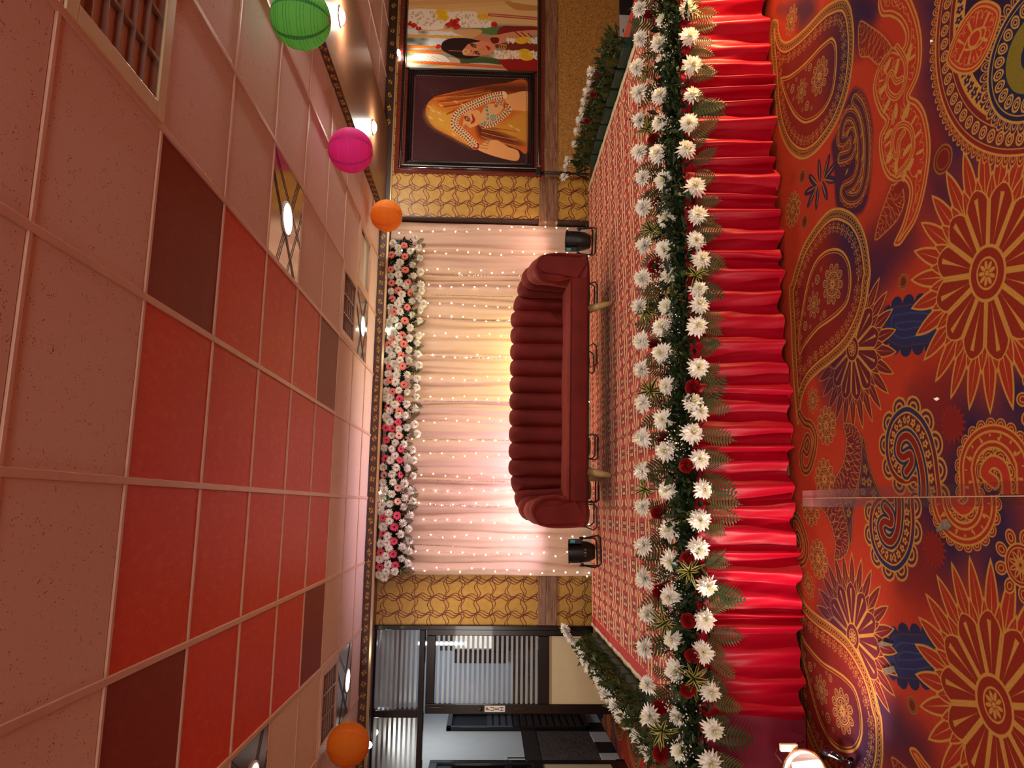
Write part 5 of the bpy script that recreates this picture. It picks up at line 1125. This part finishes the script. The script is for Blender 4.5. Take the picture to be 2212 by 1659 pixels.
_sc=bpy.data.objects['stage_carpet']; _o=MB().box((SX0+.002,SY0+.01,SZ+.0002),(SX0+.072,SY1-.005,SZ+.0012)).build('carpet_border',mat('plain_red_border',srgb_lin(srgb(172,46,42)),.9,var=.06,vscale=40),_sc); _o.matrix_parent_inverse=Matrix.Translation(-_sc.location)
def edging(name,x0,x1,lab,m,y0=4.0):
    P=[]
    for i in range(60):
        y=y0+(SY1-y0)*i/59; w=.006*math.sin(i*.9)+.004*math.sin(i*2.3); P.append([(x0+w*.5,y,SZ+.001),((x0+x1)/2,y,SZ+.005+.003*math.sin(i*1.7)),(x1+w,y,SZ+.001),(x1+w,y,SZ-.03)])
    MB().grid(P).build(name,m,None,True,label=lab,cat='edging')
edging('carpet_edging',SX1-.02,SX1+.045,'cream cloth strip along the carpet edge beside the hedge below the pictures',K['cloth'])
edging('carpet_edging',SX0+.008,SX0-.028,'narrow pale cloth strip along the carpet edge on the glass door side',K['cloth'],4.0)
# step at the picture-wall end
sp=thing('stage_step','low orange cloth covered step beside the stage, under the framed pictures','step',(4.0,5.2,0)); W(MB().bbox((3.70,4.2,0),(4.35,6.4,.30),.02),sp).build('step_box',K['orangec'],sp)
P=[[(3.545+.03*j+.012*math.sin(i*.8+j),4.25+i*.05,.43-.055*j+.02*math.sin(i*1.3+j*2)) for j in range(4)] for i in range(40)]
MB().grid(P).build('crumpled_cloth',K['maroon'],None,True,label='crumpled red cloth between the carpet edging and the orange step',cat='cloth')
# pleated front skirt
sk0,sk1=float(onY(1640,1556,3.46)[0]),3.5
pk2,pa2,rr=pleats(sk1-sk0+.3,27,.045,.15); rows=[]; NX=1150; q=random.Random(3); lean=[q.uniform(-.028,.028) for _ in pk2]; dp=[q.uniform(.3,1.) for _ in pk2]
import bisect
for j in range(22):
    h=j/21; z=.004+(SZ-.006)*h; row=[]
    for i in range(NX+1):
        u=(sk1-sk0)*i/NX; i0=max(0,min(len(pk2)-2,bisect.bisect(pk2,u)-1)); t0=(u-pk2[i0])/(pk2[i0+1]-pk2[i0]); ln=(lean[i0]*(1-t0)+lean[i0+1]*t0)*(1-h)**1.3
        uu=max(0,u-ln); k=max(0,min(len(pk2)-2,bisect.bisect(pk2,uu)-1)); t=(uu-pk2[k])/(pk2[k+1]-pk2[k])
        ridge=(math.exp(-((t-.5)/(.13+.16*dp[k]))**2)+.18*math.sin(math.pi*t))*(.35+.65*pa2[k]); d=ridge*(.014+.044*(1-h)**.55)+.006*math.sin(uu*41+h*6)*(1-h)+.003*math.sin(u*130+h*13)*(1-h)*h*2
        zz_=z+(.016+.012*math.sin(uu*23)+.010*math.sin(uu*7.3))*max(0,1-h*6)
        row.append((sk0+u,3.475-d,max(.003,zz_)))
    rows.append(row)
MB().grid(rows).build('stage_skirt',K['satin'],None,True,label='bright red pleated satin skirt along the front of the stage',cat='cloth')
P=[[(-1.9+.98*i/40,3.47-.004*math.sin(i*.5+j*.3)-.006*math.sin(i*.17)*(1-j/9),.012+.47*j/9) for i in range(41)] for j in range(10)]
m_=MB().grid(P); m_.build('maroon_cloth',K['maroon'],None,True,label='flat maroon cloth closing the stage front next to the floodlight',cat='cloth')
MB().tube([(-1.9,3.50,.487),(3.5,3.50,.487)],.010,6).build('hem_cord',K['satin'],bpy.data.objects['stage_skirt']).matrix_parent_inverse=bpy.data.objects['stage_skirt'].matrix_world.inverted() if False else Matrix.Translation(-bpy.data.objects['stage_skirt'].location)
# ---- flower borders ----
def P_rowpt(kind,x,y):
    return onY(x,y,{'a':3.64,'b':3.53,'c':3.41}[kind])
Z4=lambda l:[(1180+a/2.963,b/2.963) for a,b in l]; Z5=lambda l:[(1340+a/4.1475,500+b/4.1475) for a,b in l]; Z6=lambda l:[(1340+a/4.1475,900+b/4.1475) for a,b in l]; Z7=lambda l:[(1200+a/4.096,1300+b/4.096) for a,b in l]
A_=Z4([(600,60),(605,250),(585,430),(600,595),(600,770),(600,975),(620,1140),(625,1330)])+Z5([(225,125),(205,420),(180,675),(190,980),(195,1235),(210,1540)])+Z6([(205,190),(200,490),(205,810),(215,1160),(225,1450)])+Z7([(820,110),(800,415),(825,730),(840,1010)])
B_=Z4([(760,135),(725,280),(755,400),(730,615),(730,785),(715,980),(755,1155),(770,1400)])+Z5([(400,160),(450,410),(420,680),(375,865),(375,1090),(420,1385)])+Z6([(385,30),(410,310),(415,660),(440,1020),(455,1290),(445,1610)])+Z7([(1040,330),(1065,610),(1095,1010),(1110,1310)])
C_=Z4([(910,55),(915,235),(935,420),(935,610),(915,790),(895,955),(955,1195),(970,1380)])+Z5([(680,80),(725,255),(705,520),(710,655),(690,850),(700,1220),(655,1530),(715,1620)])+Z6([(645,150),(710,380),(745,650),(715,930),(700,1180),(780,1520)])+Z7([(1320,160),(1305,445),(1370,790),(1395,1130),(1370,1420)])
RS=Z4([(665,100),(850,220),(740,540),(810,695),(690,900),(805,1050),(725,1305),(860,1470)])+Z5([(310,320),(560,660),(310,1030),(660,1400)])+Z6([(395,210),(600,440),(340,860),(610,1280),(355,1560)])+Z7([(1180,165),(1215,465),(1170,770),(930,930),(940,1340)])
DR=Z4([(870,1140),(650,470),(650,830),(680,1480)])+Z5([(680,400),(530,1130),(350,20),(240,720),(280,1430)])+Z6([(560,190),(230,650),(620,1390)])+Z7([(980,180),(1225,680),(950,1140)])+[(1490,25),(1455,640),(1475,1120),(1462,290)]
bor=thing('flower_border','long front border of white chrysanthemums, red roses and ferns above the red skirt','flowers',(.9,3.56,SZ))
def stem(parent,p,base,r=.0018):
    W(MB().tube([base,((Vector(base)+Vector(p))/2+Vector((R.uniform(-.01,.01),R.uniform(-.01,.01),.01))),p],r,4),parent).build('stem',K['stem'],parent)
for kind,l in (('a',A_),('b',B_),('c',C_)):
    for x,y in l:
        p=P_rowpt(kind,x,y); d={'a':(R.uniform(-.3,.3),-.30,1),'b':(R.uniform(-.3,.3),-1,.75),'c':(R.uniform(-.35,.35),-1,.05)}[kind]; d=(d[0],d[1]+R.uniform(-.2,.2),d[2]+R.uniform(-.2,.2))
        place('chrysanthemum',R.choice(MUM),bor,p,d,None,R.uniform(.95,1.12)); dv=Vector(d).normalized(); stem(bor,Vector(p)-dv*.012,Vector((p[0]+R.uniform(-.02,.02),3.60,SZ+.04)))
for x,y in RS:
    k='a' if x<1442 else 'b' if x<1478 else 'c'; p=P_rowpt(k,x,y); d=(R.uniform(-.4,.4),-1,R.uniform(.1,.9)); place('rose',R.choice(ROS),bor,p,d,None,R.uniform(.78,.92)); stem(bor,Vector(p)-Vector(d).normalized()*.02,Vector((p[0],3.60,SZ+.04)))
for x,y in DR:
    k='a' if x<1430 else 'b' if x<1478 else 'c'; p=P_rowpt(k,x,y); p=(p[0],p[1]-.0,p[2]); place('variegated_rosette',R.choice(DRA),bor,p,(R.uniform(-.4,.4),-1,.75 if k!='c' else .25),None,R.uniform(.75,1.0))
bx=np.arange(-1.35,3.5,.012); core=[(x,3.58,SZ+.05) for x in bx]; low=[(x,3.50,SZ+.03) for x in bx]; lowf=[(x,3.475,SZ-.0) for x in bx]
foliage('foliage',bor,core+low+low+lowf,5200,.060,[K['leaf'],K['fern']],(.02,.03,.028),bor.location,5,[0,0,0,1],lambda q:(q.gauss(0,1),q.gauss(-.4,.8),q.gauss(.5,.6)))
for k in range(16): W(MB().bbox((-1.34+k*.302,3.55,SZ-.0),(-1.34+k*.302+.27,3.64,SZ+.05),.006),bor).build('foam_tray',K['dgrn'],bor)
x=-1.36
while x<3.45:      # ferns: hanging under the lowest flowers, lying in the middle, standing behind
    place_x('fern_frond',R.choice(FERN),bor,(x+R.uniform(-.03,.03),3.43,SZ-.03+R.uniform(-.015,.01)),(R.uniform(-.7,.7),-.42,-.8+R.uniform(-.25,.35)),(0,-1,.5),R.uniform(.6,1.0))
    if R.random()<.8: place_x('fern_frond',R.choice(FERN),bor,(x+R.uniform(-.03,.03),3.545,SZ+.05),(R.choice((-1,1))*R.uniform(.5,1),R.uniform(-.5,.0),R.uniform(-.1,.35)),(0,-1,1),R.uniform(.5,.75))
    if R.random()<.8: place_x('fern_frond',R.choice(FERN),bor,(x+R.uniform(-.03,.03),3.70,SZ+.04),(R.uniform(-.6,.6),R.uniform(.0,.3),.9),(R.uniform(-.4,.4),-1,.2),R.uniform(.7,1.1))
    x+=.068
x=-1.3
while x<3.45:
    for q_ in range(R.choice((1,2,3))):
        b=R.choice((3.50,3.56,3.62)); place('gypsophila',R.choice(GYP),bor,(x+R.uniform(-.03,.03),b,SZ+.05),(R.uniform(-.5,.5),-1.0 if b<3.55 else -.3,R.uniform(.4,1.2)),None,R.uniform(.8,1.2))
    x+=R.uniform(.12,.28)
def hedge(label,x0,side,mums,Xm,ztop,roses=(),y0=3.75,yend=6.74):
    "side border: green trays of foam, ferns, and chrysanthemums facing outwards"
    h=thing('flower_hedge',label,'flowers',(x0,5.2,SZ)); n=int((yend-y0)/.27)
    for k in range(n): W(MB().bbox((x0-.05,y0+.02+k*.27,SZ-.010),(x0+.05,y0+k*.27+.255,SZ+.062),.008),h).build('foam_tray',K['dgrn'],h)
    for k in range(n*6):
        y=y0+.02+k*.045
        place_x('fern_frond',R.choice(FERN[:2]+FERN[4:]*2),h,(x0+R.uniform(-.03,.03),y,SZ+.06),(side*R.uniform(.3,1.1)*.6,R.uniform(-.9,.6),.75),(-side,-.4,.2),R.uniform(.45,.7))
        if k%2: place_x('fern_frond',R.choice(FERN),h,(x0-side*.03,y,SZ+.05),(-side*R.uniform(.1,.5),R.uniform(-.9,.0),.6),(-side,-.3,.6),R.uniform(.6,.9))
    foliage('foliage',h,[(x0+side*.03*t,y,SZ+.07+.055*t) for y in np.arange(y0,yend-.04,.03) for t in (0,.5,1,1.4)],1800,.065,[K['fern'],K['fernb']],(.022,.03,.016),h.location,7,[0,1],lambda q:(q.gauss(side*.3,.7),q.gauss(-.2,.7),q.gauss(.7,.5)))
    for x,y in mums:
        p=onX(x,y,Xm); p=p if p[1]<yend else onY(x,y,yend-.02); p=(p[0],p[1],p[2]); place('chrysanthemum',R.choice(MUM),h,p,(side*.75,R.uniform(-.7,.0),.75+R.uniform(-.2,.3)),None,R.uniform(.9,1.05)); stem(h,p,(x0,p[1],SZ+.05))
    for x,y in roses:
        p=onX(x,y,Xm-side*.06); place('rose',R.choice(ROS),h,(p[0],min(p[1],yend),p[2]-.03),(-side*.3,-1,.5),None,.62)
    for k in range(10):
        place('gypsophila',R.choice(GYP),h,(x0+side*.02,y0+.1+k*(yend-y0-.2)/14,SZ+.09),(side*.3,-.3,1),None,R.uniform(.7,1.))
hl=Z7([(85,235),(110,275),(140,320),(180,375),(220,440),(240,475),(262,510),(300,585),(352,615),(375,665),(400,720),(440,810),(490,855),(525,915),(570,990),(600,1020),(645,1060),(700,1120),(735,1190),(790,1265),(840,1345)])
hedge('leafy fern hedge with white chrysanthemums beside the glass doors',-1.16,-1,hl,-1.215,.9,(),3.75)
hr=[(1342,119),(1278,156),(1277,179),(1269.6,200),(1264,221),(1261,241.5),(1254,262),(1248,285),(1243.5,312),(1227.6,347),(1225,361.6),(1219,383)]
hedge('leafy fern hedge with white chrysanthemums below the framed pictures',3.36,1,hr,3.40,.9,[(1275,205),(1262,262),(1283,160)],4.7)
# ================= sofa =================
sf=thing('channel_back_sofa','dark red velvet channel-back sofa with splayed gilt legs on the stage','sofa',(.945,5.70,SZ),-.085)
def path(s):      # centre line of the wrapped back, s in [-1,1]; returns point, inward normal, ridge height
    half=.76; rc=.24; arm=.40; qa=rc*math.pi/2; tot=half+qa+arm; d=abs(s)*tot; sg=1 if s>=0 else -1
    if d<half: x,y,nx,ny=d,.565,0,-1
    elif d<half+qa: a=(d-half)/rc; x,y=half+rc*math.sin(a),.565-rc+rc*math.cos(a); nx,ny=-math.sin(a),-math.cos(a)
    else: x,y,nx,ny=half+rc,.565-rc-(d-half-qa),-1,0
    dd=max(0,d-half*.92)/(tot-half*.92); return Vector((sg*x,y,0)),Vector((sg*nx,ny,0)),.815-.17*dd**.9,tot
tot=path(1)[3]; edges=[-tot,-tot+.20,-tot+.36,-tot+.52]+[-.73+.146*k for k in range(11)]+[tot-.52,tot-.36,tot-.20,tot]
edges=[-1.176,-1.02,-.88]+[-.73+.146*k for k in range(11)]+[.88,1.02,1.176]
edges=[e for e in edges]; E0,E1=-tot,tot
allE=[E0]+edges+[E1]
def channel(a,b,last=0):
    nu,P=9,[]
    for i in range(nu):
        t=i/(nu-1); d=a+(b-a)*t; c,n,h,_=path(d/tot); bul=math.sin(math.pi*t)**.5; 
        row=[]; inn=.075+.045*bul; out=.075+.02*bul; z0=.30; hh=h-.030*(1-bul)
        flare=max(0,(abs(d)-.9)/(tot-.9))
        for k in range(5): f_=k/4; row.append(c+n*(inn+.03*(1-f_)**2-.01*f_)+Vector((0,0,z0+(hh-.09-z0)*f_)))
        for k in range(1,8):
            an=math.pi*k/8; w=(inn-.01); row.append(c+n*((w*math.cos(an)) if an<math.pi/2 else out*math.cos(an))+Vector((0,0,hh-.09+.09*math.sin(an))))
        for k in range(4): f_=k/3; row.append(c-n*(out-.01*f_-.02*f_*flare)+Vector((0,0,hh-.09-(hh-.09-.205)*f_)))
        P.append(row)
    mb=MB().grid(P); n_=len(P[0]); mb.f.append(tuple(range(n_))); mb.mi.append(0); mb.f.append(tuple((nu-1)*n_+k for k in range(n_))[::-1]); mb.mi.append(0)
    return mb
for a,b in zip(allE[:-1],allE[1:]): channel(a,b).build('back_channel',K['velvet'],sf,60)
# rounded arm fronts
for s in (-1,1):
    c,n,h,_=path(s); prof=[]
    xs0,xs1=.885,1.10
    out=[(xs0,.205),(xs1-.02,.205),(xs1,.26),(xs1+.01,.45),(xs1-.01,h-.07),(xs1-.05,h-.015),((xs0+xs1)/2-.02,h+.008),(xs0+.02,h-.02),(xs0-.02,h-.08),(xs0-.03,h-.2),(xs0-.01,.36)]
    out=smooth(out,4)
    cxm,czm=(xs0+xs1)/2,.42; rings=[]
    for y,sc in ((.03,1.),(-.035,1.),(-.06,.97),(-.072,.90),(-.066,.80),(-.058,.74),(-.064,.6),(-.066,.3)):
        rings.append([(s*(cxm+(p[0]-cxm)*sc),y,czm+(p[1]-czm)*sc) for p in out])
    mb=MB().grid(rings,closed=True); mb.f.append(tuple(len(rings)*len(out)-len(out)+i for i in range(len(out)))); mb.mi.append(0); mb.build('arm_front',K['velvet'],sf,50)
def slab(a,b,r,sag=0.):
    bm=bmesh.new(); bmesh.ops.create_cube(bm,size=1)
    for v in bm.verts: v.co=Vector(((a[i]+b[i])/2+v.co[i]*(b[i]-a[i]) for i in range(3)))
    bmesh.ops.bevel(bm,geom=bm.edges[:],offset=r,segments=4,affect='EDGES',profile=.5); return MB().bm(bm)
slab((-.90,-.085,.205),(.90,.50,.352),.020).build('seat_base',K['velvet'],sf,40)
P=[]
for i in range(41):
    row=[]
    for j in range(13):
        x=-.90+1.8*i/40; y=-.075+.565*j/12; e=min(1,min(j,12-j)/1.5)*min(1,min(i,40-i)/1.5); row.append((x,y,.347+.016*e**.5+.004*math.sin(i*.37)*e+.002*math.sin(i*1.7+j)))
    P.append(row)
MB().grid(P).build('seat_cushion',K['velvet'],sf,True)
W2=MB().tube([(-.9,-.088,.350),(.9,-.088,.350)],.005,6); W2.build('piping',K['velvet'],sf,True)
slab((-.98,.0,.185),(.98,.60,.206),.006).build('under_frame',K['dark'],sf,30)
for x,y,tx,ty in ((-.66,.02,-.03,-.03),(.66,.02,.05,-.03),(-.72,.50,-.03,.05),(.74,.50,.05,.05)):
    MB().tube([(x,y,.19),(x+tx*.5,y+ty*.5,.1),(x+tx,y+ty,.006)],[.034,.028,.018],14).build('leg',K['legg'],sf,True)
# ================= stage lights =================
def par_can(px,py,Y,label,rz,tilt,sd):
    b=onY(px,py,Y); t=thing('par_can_light',label,'spotlight',(float(b[0]),Y,SZ),rz,'black stage par cans')
    zc=.155; M=Matrix.Translation((0,0,zc))@Matrix.Rotation(tilt,4,'X')
    def L(prof,n=24): mb=MB().lathe(prof,n,M=M); return mb
    L([(.045,-.115),(.06,-.112),(.085,-.06),(.094,.0),(.096,.075),(.096,.115),(.088,.115),(.086,.05),(.02,.04),(.001,.04)]).build('housing',K['black'],t,40)
    L([(.0965,.108),(.103,.108),(.103,.120),(.0965,.120)]).build('front_rim',K['black'],t)
    m=MB()
    for ring in (.02,.045,.07):
        for k in range(14):
            if k%3==0: continue
            a=k*.449; Mk=M@Matrix.Rotation(a,4,'Z')@Matrix.Translation((.0945,0,ring)); v=[(0,-.014,-.005),(.0025,-.014,-.005),(.0025,.014,-.005),(0,.014,-.005),(0,-.014,.005),(.0025,-.014,.005),(.0025,.014,.005),(0,.014,.005)]
            m.add([tuple(Mk@Vector(p)) for p in v],[(0,3,2,1),(4,5,6,7),(0,1,5,4),(1,2,6,5),(2,3,7,6),(3,0,4,7)])
    m.build('vent_slots',K['dark'],t)
    m=MB().lathe([(.082,.062),(.001,.062)],24,M=M,cap=False); m.build('lens',emit('par_lens',(.9,.75,.7),2.),t)
    bx=MB().bbox((sd*.079-.021,-.10,-.0),(sd*.079+.021,-.06,.115),.004); bx.v=[tuple(M@Vector(p)) for p in bx.v]; c=bx.build('control_box',K['black'],t)
    dsp=MB().bbox((sd*.079-.012,-.1025,.06),(sd*.079+.012,-.1005,.10),.0005); dsp.v=[tuple(M@Vector(p)) for p in dsp.v]; dsp.build('display',K['teal'],c)
    for s in (-1,1): MB().lathe([(.012,0),(.012,.012),(.024,.014),(.024,.03),(.001,.032)],12,M=Matrix.Translation((s*.097,0,zc))@Matrix.Rotation(s*math.pi/2,4,'Y')).build('side_knob',K['black'],t,30)
    for yy,zz_ in ((-.12,.008),(.11,.008)):
        mb=MB(); pts=[(-.115,0,zc),(-.13,yy*.9,zz_+.02),(-.11,yy,zz_),(.11,yy,zz_),(.13,yy*.9,zz_+.02),(.115,0,zc)]
        for p,q_ in zip(pts[:-1],pts[1:]): mb.tube([p,q_],.0065,4)
        mb.build('bracket',K['black'],t)
    MB().tube([(.0,.05,.05),(.02,.10,.03),(.05,.16,.008),(.12,.16,.006)],.005,6).build('power_cable',K['black'],t,True)
    return t,M
t,M=par_can(1280,1192,6.42,'black par can light on the stage at the glass door end of the curtain',.15,-.12,1)
for i,ch in enumerate('NFA'): 
    o=text(ch,.026,(0,0,0),(0,0,0),K['louv'],t,'lettering'); o.matrix_local=M@Matrix.Rotation(-1.75-.0+.27*(i-1),4,'Z')@Matrix.Translation((.0925,0,-.03))@Matrix.Rotation(math.pi/2,4,'Z')@Matrix.Rotation(math.pi/2,4,'X')
par_can(1283,522,6.55,'black par can light on the stage at the picture wall end of the curtain',-.35,-.25,-1)
def flat_par(px,py,Y,label,col):
    b=onY(px,py,Y); t=thing('flat_par_light',label,'spotlight',(float(b[0]),Y,SZ),R.uniform(-.3,.3),'flat uplights behind the sofa')
    M=Matrix.Translation((0,0,.10))@Matrix.Rotation(-.35,4,'X')
    MB().lathe([(.07,-.03),(.085,-.025),(.09,.03),(.078,.03),(.076,.02),(.001,.02)],22,M=M).build('housing',K['black'],t,40); MB().lathe([(.072,.022),(.001,.024)],22,M=M,cap=False).build('lens',emit('lens_glow',col,5.),t)
    for yy in (-.09,.09):
        mb=MB(); pts=[(-.105,0,.10),(-.115,yy,.03),(-.09,yy,.006),(.09,yy,.006),(.115,yy,.03),(.105,0,.10)]
        for p,q_ in zip(pts[:-1],pts[1:]): mb.tube([p,q_],.006,4)
        mb.build('bracket',K['black'],t)
flat_par(1280,638,6.48,'flat black uplight with bracket behind the right end of the sofa, nearest the picture wall',(1,.7,.25))
flat_par(1284,775,6.55,'flat black uplight behind the middle of the sofa, its bracket showing below the seat',(1,.66,.2))
flat_par(1284,965,6.52,'flat uplight behind the sofa beside the leg nearest the glass doors, on the middle side',(.7,.5,1))
flat_par(1284,1058,6.50,'flat uplight behind the sofa just past the leg at the glass door end',(1,.86,.7))
flat_par(1276,1113,6.62,'flat uplight with bracket poking out beyond the arm at the glass door end',(1,.86,.7))
# ---- floodlight on the floor ----
fx=onZ(1738,1668,0); fl=thing('floodlight','bright round floodlight with black stand on the carpet by the maroon cloth','floodlight',(-1.095,3.18,0))
M=Matrix.Translation((0,0,.13))@toward((.30,-.62,.70))
MB().lathe([(.04,-.07),(.07,-.06),(.09,.02),(.098,.035),(.098,.045),(.09,.045),(.085,.01),(.001,.0)],28,M=M).build('reflector',K['louv'],fl,40)
MB().lathe([(.092,.045),(.1,.043),(.101,.05),(.094,.052)],28,M=M,cap=False).build('copper_rim',K['amber'],fl,True)
m=MB().bbox((-.055,-.06,.008),(.055,.06,.02),.004); m.v=[tuple(M@Vector(p)) for p in m.v]; m.build('led_panel',emit('led_white',(1,.94,.86),7),fl)
m=MB().bbox((-.03,.05,.085),(.0,.09,.10),.002); MB().bbox((.085,.03,.16),(.115,.05,.235),.003).build('terminal_block',K['cream'],fl)
FP=[(onZ(x,y,z)-np.array(fl.location)) for x,y,z in ((1762,1668,.05),(1772,1640,.07),(1786,1624,.08),(1804,1630,.07),(1820,1641,.05),(1838,1641,.035),(1832,1668,.012))]
mb=MB().tube(FP,[.010,.014,.018,.016,.014,.012,.009],8); mb.build('stand_foot',K['gloss'],fl,True)
MB().tube([(.03,.05,.22),(.06,.08,.24),(.07,.16,.19),(.06,.24,.06),(.05,.28,.03)],.0035,6).build('power_cable',K['cable'],fl,True)
# ---- tape and litter on the hall carpet ----
q=lambda x,y:tuple(onZ(x,y,0)[:2])
def flat(name,pts,h,m,label,cat): MB().prism([p for p in pts],.0003,h,'z',).build(name,m,None,label=label,cat=cat)
flat('clear_tape',[q(1734,1060),q(1900,1052),q(2060,1046),q(2230,1036),q(2230,1091),q(2060,1095),q(1900,1097),q(1734,1094)],.0012,K['tape'],'clear packing tape along the seam of the paisley carpet','tape')
MB().tube([q(1734,1076)+(.0012,),q(2000,1074)+(.0012,),q(2230,1071)+(.0012,)],.0016,4).build('carpet_seam',K['gline'],bpy.data.objects['clear_tape']).matrix_parent_inverse=Matrix.Translation(-bpy.data.objects['clear_tape'].location)
flat('torn_tape',[q(2024,1144),q(2037,1123),q(2048,1121),q(2057,1137),q(2050,1146),q(2040,1143),q(2028,1150)],.004,K['torn'],'torn grey scrap of tape on the tulip pattern of the carpet','scrap')
flat('torn_tape',[q(1897,1391),q(1905,1385),q(1930,1391),q(1926,1396),q(1904,1396)],.004,K['torn'],'dark torn scrap on the carpet, nearer the stage of the two by the blue patch','scrap')
flat('torn_tape',[q(1909,1444),q(1932,1438),q(1936,1450),q(1914,1458)],.004,K['torn'],'dark torn scrap by the blue patch of carpet, the one farther from the seam','scrap')
flat('paper_crumb',[q(2018,861),q(2026,858),q(2030,862),q(2024,866)],.003,K['crumb'],'tiny white scrap on the carpet beside the great flower','scrap')
flat('paper_crumb',[q(2011,86),q(2015,86),q(2015,91),q(2011,91)],.003,K['crumb'],'tiny white speck on the fringed ring of the carpet','scrap')
